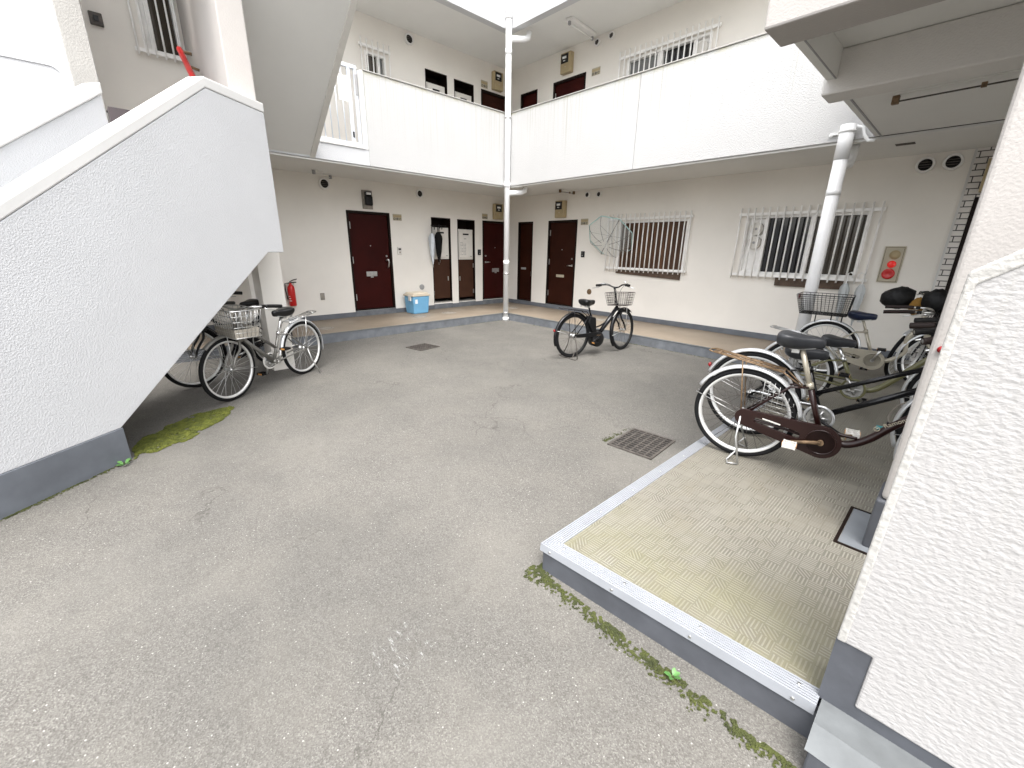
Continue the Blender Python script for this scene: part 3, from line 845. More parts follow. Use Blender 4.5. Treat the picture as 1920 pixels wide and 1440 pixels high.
m = MB(); WR.box(m, 6.715, 0.15, 6.813, ZS, 0.0, 0.010); WR.box(m, 6.813, 2.217, 7.75, ZS, 0.0, 0.010); WR.box(m, 7.752, 0.15, 12, ZS, 0, 0.010)
m.build('brick_tile_facing', 'tile', RW)
m = MB(); WR.box(m, 6.690, 0.15, 6.713, ZS, 0.0, 0.014); m.build('tile_edge_trim', 'trim', RW)
dr = door(WR, RW, 6.815, 7.75, 0.20, 2.215, 0, 'black', 'lever', None)
m = MB(); WR.box(m, 6.862, 0.25, 6.878, 2.16, -0.03, 0.012); m.build('door_edge_strip', 'steel', dr)
baseboard(WL, LW, [(-11, -2.834), (-1.923, -0.932), (-0.410, -0.221), (0.300, 0.535), (1.407, D - 0.013)], ZW, 0.245)
baseboard(WR, RW, [(-D2 + 0.013, -1.144), (-0.620, -0.120), (0.754, 6.689)], ZW, 0.245)
m = MB()
for a0, a1 in ((-2.832, -1.925), (-0.93, -0.412), (-0.219, 0.298), (0.537, 1.405)): WL.box(m, a0, ZW, a1, 0.262, -0.1, 0.014)
split_build(m, 'door_step', 'cement', LW)
m = MB()
for a0, a1 in ((-1.142, -0.622), (-0.118, 0.752)): WR.box(m, a0, ZW, a1, 0.248, -0.1, 0.014)
split_build(m, 'door_step', 'base', RW)
# first floor
window(WL, LW, *Lholes2[0], [(-2.17, -1.95, 'glass_curtain'), (-1.94, -1.83, 'glass_grey')], [(-1.945, 0.03)])
grille(WL, LW, -2.33, -1.72, 4.10, 4.975, 4.02, 5.08, 6)
niche(WL, LW, *Lholes2[1], False)
niche(WL, LW, *Lholes2[2], False)
door(WL, LW, *Lholes2[3], 1, 'door_brown', 'lever', 'plate')
window(WL, LW, *Lholes2[4], [(-5.38, -5.30, 'bar'), (-5.30, -5.03, 'glass_curtain')], [(-5.31, 0.05)])
grille(WL, LW, -5.53, -4.98, 4.03, 4.95, 3.97, 5.02, 6)
plain_door(WR, RW, *Rholes2[0], 'door')
door(WR, RW, *Rholes2[1], 0, 'door', 'lever', 'plate')
w3 = window(WR, RW, *Rholes2[2], [(1.74, 2.29, 'glass_grey'), (2.42, 2.95, 'dark_glass'), (3.01, 3.23, 'bar')], [(2.36, 0.10), (2.98, 0.05)])
m = MB(); m.tube([WR.pt(3.12, 4.70, -0.06), WR.pt(3.12, 4.70, 0.03)], 0.10, 20); split_build(m, 'fan_vent', 'offwhite', w3, bev=0.006)
grille(WR, RW, 1.555, 3.41, 4.10, 4.93, 4.0, 5.03, 18)
baseboard(WL, LW, [(-11, -0.935)], F2 + 0.22, F2 + 0.285, 'frame_dark')
m = MB(); WL.box(m, -11, F2, -0.935, F2 + 0.22, 0.0, 0.02); m.build('corridor_upstand', 'floor_purple', LW)

# ---------------------------------------------------------------- wall-hung things
def vent(W, a, z, label, r=0.085, group='round wall vents', mat='white'):
    t = thing('wall_vent', label, 'vent', W.f(a, z, 0), 0, group)
    o = Vector(W.f(a, z, 0))
    def rel(p): return Vector(p) - o
    axis = 'y' if W is WR else 'x'; sg = -1 if W is WR else 1
    h = MB(); h.lathe([(r, 0.0), (r, sg * 0.035), (r * 0.93, sg * 0.045), (r * 0.74, sg * 0.045), (r * 0.70, sg * 0.02)], axis=axis, n=24)
    h.build('hood', mat, t)
    i = MB(); i.lathe([(r * 0.71, sg * 0.019), (r * 0.70, sg * 0.022), (0.0, sg * 0.022)], axis=axis, n=20)
    i.build('vent_throat', 'black', t)
    l = MB()
    for q in (-0.3, 0.0, 0.3):
        hw = r * 0.66 * math.sqrt(1 - q * q)
        if W is WR: l.box(-hw, sg * 0.024, q * r - 0.004, hw, sg * 0.036, q * r + 0.004)
        else: l.box(sg * 0.024, -hw, q * r - 0.004, sg * 0.036, hw, q * r + 0.004)
    l.build('louvre', 'iron', t)
    return t
vent(WL, -3.19, 2.61, 'round white vent behind the ceiling lamp, leftmost on the ground-floor wall', 0.10)
vent(WL, -1.20, 2.62, 'round white vent between maroon door and heater niches, ground floor', 0.085)
vent(WR, 0.985, 2.655, 'round vent at the end of the rusty ceiling lamp, near the beige meter', 0.062)
vent(WR, 1.285, 2.645, 'small round vent alone above the open clear umbrella', 0.062)
vent(WR, 6.28, 2.625, 'large round vent under the low soffit, farther from the brick tiles', 0.095)
vent(WR, 6.53, 2.63, 'large round vent with dark soot run beside the brick tiles', 0.095)
vent(WL, -1.27, 5.34, 'round white vent high above the metal gate parapet', 0.095)
vent(WR, 0.984, 5.365, 'round vent nearest the meter on the upper floor', 0.062)
vent(WR, 1.312, 5.384, 'round vent above the left end of the upper barred window', 0.062)
# soot under the vent by the tiles
m = MB(); m.add([fr(6.46, 2.55, 0.002), fr(6.57, 2.55, 0.002), fr(6.55, 2.44, 0.002), fr(6.52, 2.40, 0.002), fr(6.48, 2.46, 0.002)], [(0, 1, 2, 3, 4)])

def meter(W, a, z, label, wd=0.27, ht_=0.36, flip=1):
    t = thing('electricity_meter', label, 'electricity meter', W.f(a, z, 0), 0, 'electricity meters over the doors')
    o = Vector(W.f(a, z, 0))
    class L: pass
    def bx(mb, a0, z0, a1, z1, d0, d1):
        p = Vector(W.f(a + a0, z + z0, d0)) - o; q = Vector(W.f(a + a1, z + z1, d1)) - o
        mb.box(*p, *q)
    c = MB(); bx(c, -wd / 2, -ht_ / 2, wd / 2, ht_ / 2, 0, 0.11); c.build('case', 'beige', t, bev=0.012)
    gl = MB(); bx(gl, -wd * 0.42, -ht_ * 0.02, wd * 0.28, ht_ * 0.44, 0.1101, 0.118); gl.build('meter_window', 'dark_glass', t, bev=0.004)
    d = MB(); bx(d, -wd * 0.28, ht_ * 0.2, wd * 0.1, ht_ * 0.31, 0.118, 0.1195); bx(d, -wd * 0.2, ht_ * 0.08, wd * 0.0, ht_ * 0.12, 0.118, 0.1195); d.build('dial', 'paper', t)
    s = MB(); s.tube([Vector(W.f(a, z - ht_ * 0.2, 0.11)) - o, Vector(W.f(a, z - ht_ * 0.2, 0.116)) - o], 0.008, 8); s.build('case_screw', 'steel', t)
    return t
meter(WR, 0.290, 2.40, 'beige electricity meter above the brown door beside the corner, ground floor')
meter(WL, 0.995, 2.40, 'beige electricity meter beside the downpipe on the ground floor left wing')
meter(WR, 0.270, 5.19, 'beige electricity meter above the upper maroon door on the right wing')
meter(WL, 0.960, 5.15, 'beige electricity meter beside the downpipe on the upper left wing')
t = thing('electricity_meter', 'old black electricity meter on a weathered board above the leftmost maroon door', 'electricity meter', (0, 0, 0), 0, 'electricity meters over the doors')
m = MB(); WL.box(m, -2.49, 2.235, -2.285, 2.575, 0, 0.03); m.build('meter_board', 'rubbed_steel', t, bev=0.004)
m = MB(); WL.box(m, -2.455, 2.30, -2.315, 2.47, 0.03, 0.12); m.build('meter_body', 'black', t, bev=0.02)
m = MB(); WL.box(m, -2.45, 2.47, -2.32, 2.55, 0.03, 0.10); m.build('meter_glass', 'dark_glass', t, bev=0.02)
m = MB(); WL.box(m, -2.43, 2.49, -2.34, 2.53, 0.1001, 0.104); m.build('dial', 'paper', t)
t = thing('electricity_meter', 'half hidden beige meter on the brick tiles above the far right door', 'electricity meter', (0, 0, 0), 0, 'electricity meters over the doors')
m = MB(); WR.box(m, 6.83, 2.26, 7.10, 2.62, 0.011, 0.11); m.build('case', 'beige', t, bev=0.01)
m = MB(); WR.box(m, 6.86, 2.42, 7.05, 2.59, 0.1101, 0.118); m.build('meter_window', 'dark_glass', t, bev=0.004)

def plate(W, a, z, label, wd=0.20, ht_=0.125):
    t = thing('number_plate', label, 'door plate', (0, 0, 0), 0, 'flat plates beside the doors')
    m = MB(); W.box(m, a - wd / 2, z - ht_ / 2, a + wd / 2, z + ht_ / 2, 0, 0.012); m.build('plate', 'beige_plate', t, bev=0.003)
    m = MB(); W.box(m, a - wd / 2 + 0.005, z + 0.004, a + wd / 2 - 0.005, z + ht_ * 0.30, 0.012, 0.014); m.build('name_strip', 'beige', t)
    m = MB()
    for q in (-0.33, 0.0, 0.33):
        c = a + q * wd
        pts = [W.pt(c + 0.020 * math.cos(k * PI / 4), z - ht_ * 0.24 + 0.018 * math.sin(k * PI / 4), 0.0125) for k in range(8)]
        m.tube(pts, 0.0045, 6, closed=(q != 0.33)) 
        if q == 0: m.tube([W.pt(c - 0.018, z - ht_ * 0.24, 0.013), W.pt(c + 0.018, z - ht_ * 0.24, 0.013)], 0.005, 6)
    split_build(m, 'symbol', 'ink', t)
plate(WL, -1.755, 2.118, 'beige number plate right of the leftmost maroon door')
plate(WL, 0.612, 2.275, 'beige number plate over the maroon door by the downpipe', 0.17, 0.12)
plate(WR, 0.945, 2.117, 'beige number plate right of the ground-floor brown door')
plate(WL, 0.612, 5.03, 'beige number plate over the upper door by the downpipe', 0.19, 0.14)
plate(WR, 0.99, 4.89, 'beige number plate right of the upper maroon door')
def intercom(W, a, z, label, mat, wd=0.085, ht_=0.13):
    t = thing('intercom', label, 'intercom', (0, 0, 0), 0, 'call buttons beside the doors')
    m = MB(); W.box(m, a - wd / 2, z - ht_ / 2, a + wd / 2, z + ht_ / 2, 0, 0.03); m.build('intercom_case', mat, t, bev=0.006)
    m = MB(); W.box(m, a - wd * 0.3, z + ht_ * 0.08, a + wd * 0.3, z + ht_ * 0.34, 0.03, 0.032); m.build('speaker_slot', 'ink', t)
    m = MB(); m.tube([W.pt(a, z - ht_ * 0.2, 0.03), W.pt(a, z - ht_ * 0.2, 0.036)], 0.014, 12); m.build('button', 'rust' if mat != 'black' else 'inkgrey', t)
intercom(WL, -1.755, 1.455, 'cream call button plate beside the leftmost maroon door', 'offwhite', 0.10, 0.15)
intercom(WL, 0.425, 1.437, 'black intercom between heater niche and maroon door', 'black')
intercom(WR, 0.960, 1.440, 'black intercom right of the ground-floor brown door', 'black')
t = tag(MB().lathe([(0.06, 0.0), (0.06, 0.012), (0.045, 0.018), (0, 0.018)], fl(-1.245, 0.675, 0), 'x').build('pipe_cover', 'inkgrey'), 'round grey pipe cover low on wall behind the blue bin', 'pipe cover', 'round pipe covers')
t = tag(MB().lathe([(0.06, 0.0), (0.06, -0.012), (0.045, -0.018), (0, -0.018)], fr(1.20, 0.64, 0), 'y').build('pipe_cover', 'rust'), 'round brownish pipe cover low on wall above the black bicycle saddle', 'pipe cover', 'round pipe covers')
m = MB(); WL.box(m, -3.495, 0.535, -3.415, 0.665, 0, 0.02)
tag(m.build('socket_cover', 'rubbed_steel', bev=0.008), 'small grey outdoor socket cover between extinguisher and maroon door', 'socket')
m = MB(); WL.box(m, -5.93, 4.19, -5.80, 4.33, 0, 0.05)
t = thing('wall_socket_box', 'square dark box on the shaded upper wall left of the small barred window', 'electrical box', (0, 0, 0))
m.build('box_case', 'iron', t, bev=0.008)
m = MB(); WL.box(m, -5.89, 4.23, -5.84, 4.29, 0.05, 0.06); m.build('box_socket', 'black', t)
# alarm panel
t = thing('fire_alarm_panel', 'beige fire alarm panel with lit red lamp and red push disc', 'fire alarm', (0, 0, 0))
m = MB(); WR.box(m, 6.112, 1.172, 6.332, 1.645, 0, 0.022); m.build('panel', 'beige_plate', t, bev=0.004)
m = MB()
for q in (0.012,):
    a0, a1, z0, z1 = 6.112 + q, 6.332 - q, 1.172 + q, 1.645 - q
    for e in ((a0, z0, a1, z0 + 0.004), (a0, z1 - 0.004, a1, z1), (a0, z0 + 0.004, a0 + 0.004, z1 - 0.004), (a1 - 0.004, z0 + 0.004, a1, z1 - 0.004)): WR.box(m, *e, 0.0221, 0.0235)
m.build('panel_border', 'frame_dark', t)
m = MB(); m.lathe([(0.058, -0.022), (0.058, -0.026), (0.0, -0.027)], fr(6.235, 1.535, 0), 'y', 24); m.build('bell_grille', 'beige', t)
m = MB(); m.lathe([(0.048, -0.022), (0.046, -0.045), (0.030, -0.062), (0.0, -0.067)], fr(6.228, 1.412, 0), 'y', 24); m.build('red_lamp', 'lamp_red', t)
m = MB(); m.lathe([(0.070, -0.022), (0.070, -0.034), (0.05, -0.038), (0.02, -0.030), (0, -0.030)], fr(6.218, 1.285, 0), 'y', 28); m.build('push_disc', 'red_paint', t)
# small slot vent on the soffit
m = MB(); m.box(6.05, 0.55, ZS - 0.008, 6.22, 0.58, ZS - 0.0005); m.box(6.05, 0.61, ZS - 0.008, 6.22, 0.64, ZS - 0.0005)
tag(m.build('soffit_slot_vent', 'iron'), 'pair of dark slots in the soffit left of the large vents', 'vent')

# ceiling lamps
def lamp(label, A, B, z, housing=True, rusty=True):
    A, B = Vector((*A, z)), Vector((*B, z))
    t = thing('ceiling_lamp', label, 'ceiling lamp', A, 0, 'tube lamps under the soffits')
    d = (B - A); u = d.normalized(); n = Vector((-u.y, u.x, 0))
    Z = Vector((0, 0, 1))
    def ob(mb, s0, s1, w_, z0, z1):
        q = [u * s0 - n * w_, u * s1 - n * w_, u * s1 + n * w_, u * s0 + n * w_]
        mb.add([p + Z * z0 for p in q] + [p + Z * z1 for p in q], [(0, 1, 2, 3), (7, 6, 5, 4), (0, 4, 5, 1), (1, 5, 6, 2), (2, 6, 7, 3), (3, 7, 4, 0)])
    L = d.length
    if housing:
        b = MB(); ob(b, -0.02, L + 0.02, 0.075, -0.055, -0.001); b.build('lamp_housing', 'white', t, bev=0.012)
        zt = -0.095
    else:
        b = MB(); ob(b, -0.01, L + 0.01, 0.03, -0.012, -0.001); b.build('lamp_housing', 'soffit', t)
        zt = -0.055
    s = MB(); ob(s, -0.02, 0.025, 0.020, zt - 0.018, -0.012 if not housing else -0.055); ob(s, L - 0.025, L + 0.02, 0.020, zt - 0.018, -0.012 if not housing else -0.055)
    split_build(s, 'lamp_holder', 'rust' if rusty else 'inkgrey', t, bev=0.004)
    g_ = MB(); g_.tube([u * 0.026 + Z * zt, u * (L - 0.026) + Z * zt], 0.006 if not housing else 0.015, 10)
    g_.build('tube', 'iron' if rusty else 'tube_glass', t)
    if rusty:
        c = MB(); ob(c, L * 0.66, L * 0.66 + 0.03, 0.012, zt - 0.012, zt + 0.02); c.build('starter', 'rust', t)
lamp('white boxed tube lamp under the upper soffit of the right wing', (1.03, 0.52), (0.97, 1.28), SH, True, False)
lamp('bare rusty lamp bracket under the soffit beside the two small vents', (0.62, 0.95), (0.66, 1.36), ZS, False, True)
lamp('bare lamp bracket at left under the left wing soffit over the round vent', (-1.0, -3.52), (-1.32, -3.12), ZS, False, False)
lamp('long rusty lamp bracket under the entrance canopy beam', (6.27, -1.535), (6.99, -1.58), ZS, False, True)

# downpipes
t = thing('downpipe', 'tall white downpipe standing in the inner corner of the yard', 'downpipe', (0, 0, 0))
px, py = 0.075, -0.075
m = MB(); m.tube([(px, py, 0.02), (px, py, 8.3)], 0.058, 16)
for zz in (2.72, 5.0, 1.2): m.tube([(px, py, zz), (px, py, zz + 0.09)], 0.064, 16)
m.build('pipe', 'pvc', t)
m = MB()
for zz in (3.95, 0.16, 5.55, 1.0): m.tube([(px, py, zz), (px, py, zz + 0.025)], 0.066, 16); m.box(px - 0.012, py + 0.055, zz, px + 0.012, 0.0, zz + 0.022)
split_build(m, 'bracket', 'steel', t)
for zz in (2.64, 5.27):
    m = MB(); m.tube([(px, py, zz - 0.05), (px + 0.05, py + 0.06, zz - 0.02), (px + 0.16, py + 0.24, zz), (px + 0.19, py + 0.32, zz + 0.03), (px + 0.2, py + 0.34, zz + 0.13)], 0.052, 12)
    m.build('branch_pipe', 'pvc', t)
m = MB(); m.tube([(px, py, 0.0), (px, py, 0.07)], 0.070, 16); m.build('foot_socket', 'pvc_old', t)
t = thing('downpipe', 'thick white drainpipe in front of the right barred window', 'downpipe', (0, 0, 0))
px, py = 5.690, -0.080
m = MB(); m.tube([(px, py, 0.0), (px, py, 2.90)], 0.069, 20); m.tube([(px, py, 2.55), (px, py, 2.90)], 0.073, 20); m.tube([(px, py, 2.18), (px, py, 2.24)], 0.073, 20)
m.build('pipe', 'pvc', t)
m = MB(); m.tube([(px, py, 2.82), (px, py, 2.845)], 0.079, 20); m.box(px - 0.17, -0.03, 2.825, px - 0.08, -0.0005, 2.840); m.tube([(px - 0.16, -0.004, 2.832), (px - 0.16, -0.02, 2.832)], 0.022, 10)
split_build(m, 'bracket', 'pvc_old', t)
m = MB(); m.tube([(px + 0.06, py + 0.02, 2.88), (px + 0.13, py + 0.03, 2.86), (px + 0.155, py + 0.03, 2.78), (px + 0.20, py + 0.03, 2.72), (px + 0.26, py + 0.04, 2.715)], 0.018, 10)
m.build('drain_hose', 'pvc_old', t)
m = MB(); m.tube([(px, py, 2.45), (px + 0.03, py + 0.12, 2.50), (px + 0.04, py + 0.24, 2.53), (px + 0.05, py + 0.27, 2.62), (px + 0.05, py + 0.27, ZS - 0.002)], 0.045, 12)
m.build('branch_pipe', 'pvc_old', t)

# gate in the left parapet
t = thing('metal_gate', 'pale grey barred gate beside the left white parapet', 'gate', (0, 0, 0))
m = MB()
m.box(-0.10, -4.15, 4.065, -0.05, -3.06, 4.112)
m.box(-0.095, -4.15, 3.03, -0.055, -3.06, 3.075)
m.box(-0.095, -3.105, 3.075, -0.055, -3.06, 4.065); m.box(-0.095, -3.21, 3.075, -0.055, -3.165, 4.065); m.box(-0.095, -4.15, 3.075, -0.055, -4.10, 4.065)
m.build('gate_frame', 'rail_grey', t, bev=0.004)
m = MB()
for k in range(8): m.tube([(-0.075, -3.30 - k * 0.105, 3.075), (-0.075, -3.30 - k * 0.105, 4.065)], 0.009, 8)
m.build('gate_bar', 'rail_grey', t)
m = MB(); m.box(-0.072, -3.36, 3.62, -0.068, -3.22, 3.95); m.build('notice_plate', 'white', t)
m = MB(); m.box(-0.054, -3.10, 3.72, -0.045, -3.065, 4.0); m.build('gate_latch', 'inkgrey', t)
m = MB(); m.box(-0.054, -3.20, 3.14, -0.048, -3.175, 3.22); m.build('gate_bolt', 'black', t)

# ---------------------------------------------------------------- left staircase
S0 = Vector((3.058, -6.557, 0)); AZ = R(-52)
U = Vector((math.cos(AZ), math.sin(AZ), 0)); NN = Vector((-math.sin(AZ), math.cos(AZ), 0))
def sp(u, z, w_=0.0): return S0 + U * u - NN * w_ + Vector((0, 0, z))
ST = thing('staircase', 'white rendered concrete staircase on a blue-grey plinth at left', 'staircase', (0, 0, 0))
def top(u): return 1.736 - 0.70 * (u - 0.276)
prof = [(0.008, 0.254), (1.35, 0.254), (1.35, top(1.35) - 0.085), (-1.34, 2.782), (-2.034, 2.782), (-2.034, 1.457), (-1.787, 1.457)]
MB().prism(prof, lambda u, z: sp(u, z, 0), lambda u, z: sp(u, z, 0.15)).build('side_wall', 'stucco', ST, bev=0.006)
cp = [(1.36, top(1.36) - 0.083), (1.36, top(1.36)), (-1.34, 2.868), (-2.04, 2.868), (-2.04, 2.784), (-1.34, 2.784)]
MB().prism(cp, lambda u, z: sp(u, z, -0.004), lambda u, z: sp(u, z, 0.160)).build('coping', 'trim', ST, bev=0.010)
MB().prism([(0.0, -0.03), (1.37, -0.03), (1.37, 0.2535), (0.0, 0.2535)], lambda u, z: sp(u, z, -0.006), lambda u, z: sp(u, z, 0.17)).build('plinth', 'base', ST, bev=0.004)
# flight: soffit line, treads
tr = [(0.07, 0.22)]
tr += [(-1.75, 1.44), (-1.75, 1.64)]
nst = 8
rise = 1.64 / (nst + 1)
for i in range(nst):
    u0 = -1.75 + 0.15 + i * 0.262; zz = 1.64 - i * rise
    tr += [(u0, zz), (u0, zz - rise)]
tr += [(tr[-1][0] + 0.25, tr[-1][1]), (tr[-1][0] + 0.25, 0.0), (0.3, 0.0)]
MB().prism(tr, lambda u, z: sp(u, z, 0.151), lambda u, z: sp(u, z, 0.999)).build('flight', 'soffit', ST)
bp = [(0.008, 0.254), (1.35, 0.254), (1.35, top(1.35) - 0.085), (-1.31, top(-1.31) - 0.085), (-1.31, 1.15)]
MB().prism(bp, lambda u, z: sp(u, z, 1.0), lambda u, z: sp(u, z, 1.15)).build('side_wall', 'stucco', ST, bev=0.006)
MB().prism([(1.36, top(1.36) - 0.083), (1.36, top(1.36)), (-1.315, top(-1.315)), (-1.315, top(-1.315) - 0.083)], lambda u, z: sp(u, z, 0.985), lambda u, z: sp(u, z, 1.165)).build('coping', 'trim', ST, bev=0.010)
# landing, reaching back to the wing
lp = [sp(-2.03, 0, 0.151), sp(-1.75, 0, 0.151), sp(-1.75, 0, 1.7), Vector((0.0, -6.0, 0)), Vector((0.0, -5.05, 0))]
m = MB(); n = len(lp)
m.add([p + Vector((0, 0, 1.462)) for p in lp] + [p + Vector((0, 0, 1.64)) for p in lp], [tuple(range(n)), tuple(range(n, 2 * n))] + [(i, (i + 1) % n, n + (i + 1) % n, n + i) for i in range(n)])
m.build('landing', 'soffit', ST)
fb = MB()
for i in range(7):
    fb.box(0.0, -6.05, 1.4605 + i * 0.185, 1.25 - i * 0.178, -5.26, 1.64 + (i + 1) * 0.185 - 0.001)
fb.build('upper_flight', 'floor_purple', ST)
MB().box(0.02, -6.04, 4.46, 1.7, -5.26, 4.62).build('added_shade_slab', 'soffit', ST)  # unseen slab, added to keep sky light off the corridor wall
# pillar and cross wall behind it
t = thing('pillar', 'beige concrete pillar under the left stair landing behind the silver bicycle', 'pillar', (0, 0, 0))
MB().box(0.86, -5.095, -0.02, 1.20, -4.842, 1.461).build('shaft', 'wall', t, bev=0.006)
cw = thing('cross_wall', 'beige stair cross wall rising beside the grey sloping soffit', 'wall', (0, 0, 0))
m = MB()
m.add([(-D2, -4.95, 1.64), (1.75, -5.215, 1.64), (1.75, -4.986, 1.64), (-D2, -4.80, 1.64), (-D2, -4.95, SH), (1.75, -5.215, SH), (1.75, -4.986, SH), (-D2, -4.80, SH)],
      [(0, 1, 2, 3), (4, 5, 6, 7), (0, 1, 5, 4), (1, 2, 6, 5), (2, 3, 7, 6), (3, 0, 4, 7)])
m.build('upper_wall', 'stucco_beige_dimmed', cw, bev=0.012)
MB().box(-D2 + 0.001, -4.96, 0.1, 0.0, -4.82, ZS - 0.001).build('lower_wall', 'wall', cw)
# flight rising out of the left wing over the yard: only its underside shows
fc = thing('upper_stair_flight', 'plain grey underside of the sloping upper stair flight at top left', 'stair flight', (0, 0, 0))
sl = 0.739
m = MB()
m.add([(-0.02, -3.845, 2.766), (-0.02, -4.985, 2.766), (2.9, -4.985, 2.78 + 2.9 * sl), (2.9, -3.845, 2.78 + 2.9 * sl),
       (-0.02, -3.845, 2.99), (-0.02, -4.985, 2.99), (2.9, -4.985, 3.05 + 2.9 * sl), (2.9, -3.845, 3.05 + 2.9 * sl)],
      [(0, 1, 2, 3), (7, 6, 5, 4), (0, 4, 5, 1), (1, 5, 6, 2), (2, 6, 7, 3), (3, 7, 4, 0)])
m.build('soffit_panel', 'soffit', fc)
m = MB()
for y0, y1, dz in ((-3.91, -3.838, 0.022),):
    m.add([(0.0, y0, 2.78 - dz), (0.0, y1, 2.78 - dz), (2.9, y1, 2.78 + 2.9 * sl - dz), (2.9, y0, 2.78 + 2.9 * sl - dz),
           (0.0, y0, 2.781), (0.0, y1, 2.95), (2.9, y1, 2.95 + 2.9 * sl), (2.9, y0, 2.781 + 2.9 * sl)],
          [(0, 1, 2, 3), (7, 6, 5, 4), (0, 4, 5, 1), (1, 5, 6, 2), (2, 6, 7, 3), (3, 7, 4, 0)])
m.build('edge_strip', 'offwhite', fc)
t = thing('red_handrail', 'red painted handrail on the cross wall above the left stair coping', 'handrail', (0, 0, 0))
m = MB(); m.tube([(-0.55, -5.16, 3.86), (-0.45, -5.19, 3.85), (0.35, -5.235, 3.34), (1.25, -5.275, 2.76)], 0.032, 10)
m.build('rail', 'red_paint', t)
m = MB(); m.tube([(-0.55, -5.16, 3.86), (-0.55, -5.05, 3.86)], 0.02, 8); m.tube([(0.0, -5.215, 3.56), (0.0, -5.10, 3.54)], 0.016, 8)
split_build(m, 'rail_bracket', 'rust', t)
t = thing('fire_extinguisher', 'red fire extinguisher hanging on the wall beside the pillar', 'fire extinguisher', fl(-4.02, 0.47, 0.075))
m = MB(); m.lathe([(0.055, 0.0), (0.062, 0.012), (0.062, 0.30), (0.055, 0.345), (0.03, 0.375), (0.022, 0.385), (0.022, 0.41)], n=20); m.build('cylinder', 'red_paint', t)
m = MB(); m.box(-0.02, -0.01, 0.41, 0.02, 0.10, 0.425); m.tube([(0, -0.01, 0.43), (0, 0.05, 0.46), (0, 0.12, 0.475)], 0.008, 6); m.tube([(0, -0.02, 0.41), (0, -0.09, 0.40), (0.0, -0.095, 0.30), (0.0, -0.075, 0.12)], 0.010, 8)
m.build('valve_lever', 'black', t)
m = MB()
for k in range(3): m.lathe([(0.0632, 0.10 + k * 0.035), (0.0632, 0.112 + k * 0.035)], n=20)
mm = MB()
for k in range(3):
    pts = [(0.0634 * math.cos(a), 0.0634 * math.sin(a)) for a in [R(-75 + 10 * q) for q in range(6 - k)]]
    for p0, p1 in zip(pts[:-1], pts[1:]): mm.add([(*p0, 0.09 + k * 0.04), (*p1, 0.09 + k * 0.04), (*p1, 0.102 + k * 0.04), (*p0, 0.102 + k * 0.04)], [(0, 1, 2, 3)])
mm.build('label_lines', 'paper', t)

# ---------------------------------------------------------------- entrance canopy, pier and front stair wall at right
CN = thing('entrance_canopy', 'beamed concrete canopy over the parked bicycles at right', 'canopy', (0, 0, 0))
m = MB()
m.box(5.94, -1.995, ZS, 12, -0.02, 2.94)
m.box(5.96, -3.319, 2.9412, 12, -0.03, 3.1)
m.box(5.945, -3.3195, ZS, 6.008, -2.2465, 2.9405)
m.build('canopy_slab', 'soffit', CN)
m = MB(); m.box(5.935, -0.0195, ZS - 0.004, 12, -0.0005, 3.0); m.build('slab_joint', 'frame_dark', CN)
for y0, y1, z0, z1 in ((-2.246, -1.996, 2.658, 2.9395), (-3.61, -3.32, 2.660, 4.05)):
    m = MB(); m.box(5.925 if z0 < 2.6595 else 5.955, y0, z0, 12, y1, z1); m.build('beam', 'stucco_beige_lifted' if z0 < 2.6595 else 'stucco_beige_dimmed', CN, bev=0.012)  # one paint: shaded beam gets the lightened copy, lit front beam the darkened
m = MB(); m.box(5.985, -1.995, ZS - 0.005, 6.000, -0.02, ZS - 0.0003); m.box(5.998, -3.319, ZS - 0.004, 6.0075, -2.247, ZS - 0.0003)
split_build(m, 'drip_groove', 'inkgrey', CN)
m = MB(); m.box(5.957, -3.319, 3.101, 6.05, -0.035, 4.05); m.build('canopy_parapet', 'stucco', CN)
PW = thing('pier_wall', 'beige rendered pier with grey foot behind the front stair wall', 'wall', (0, 0, 0))
MB().box(6.972, -3.93, 0.42, 9.5, -3.70, 2.9).build('pier', 'stucco_beige_dimmed', PW, bev=0.02, seg=3)
MB().box(6.958, -3.945, ZW, 9.5, -3.69, 0.419).build('pier_foot', 'base_dark', PW, bev=0.01)
tag(MB().lathe([(0.014, -0.0), (0.014, -0.015), (0.0, -0.02)], (7.008, -3.93, 1.16), 'y').build('wall_button', 'red'), 'small red button on the beige pier edge', 'button')
SW = thing('stair_wall', 'coarse white stuccoed stair wall filling the right foreground', 'wall', (0, 0, 0))
slp = 0.75
def fw(x, z, d=0.0): return (x, -5.0 - d, z)
poly = [(7.004, 0.402), (7.087, 0.402), (7.087, 0.20), (10, 0.19), (10, 1.49 + slp * 2.98), (7.020, 1.49)]
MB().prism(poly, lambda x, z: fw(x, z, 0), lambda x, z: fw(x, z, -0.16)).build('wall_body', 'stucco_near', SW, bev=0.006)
MB().prism([(6.999, ZW), (10, ZW), (10, 0.1895), (7.0865, 0.1995), (7.0865, 0.4015), (6.999, 0.4015)], lambda x, z: fw(x, z, -0.006), lambda x, z: fw(x, z, -0.155)).build('wall_foot', 'base_dark', SW)
ed = [(7.000, 0.404), (7.018, 1.497), (10, 1.497 + slp * 2.982), (10, 1.497 + slp * 2.982 - 0.030), (7.036, 1.472), (7.022, 0.404)]
MB().prism(ed, lambda x, z: fw(x, z, 0.004), lambda x, z: fw(x, z, -0.165)).build('edge_band', 'stucco_edge', SW, bev=0.004)

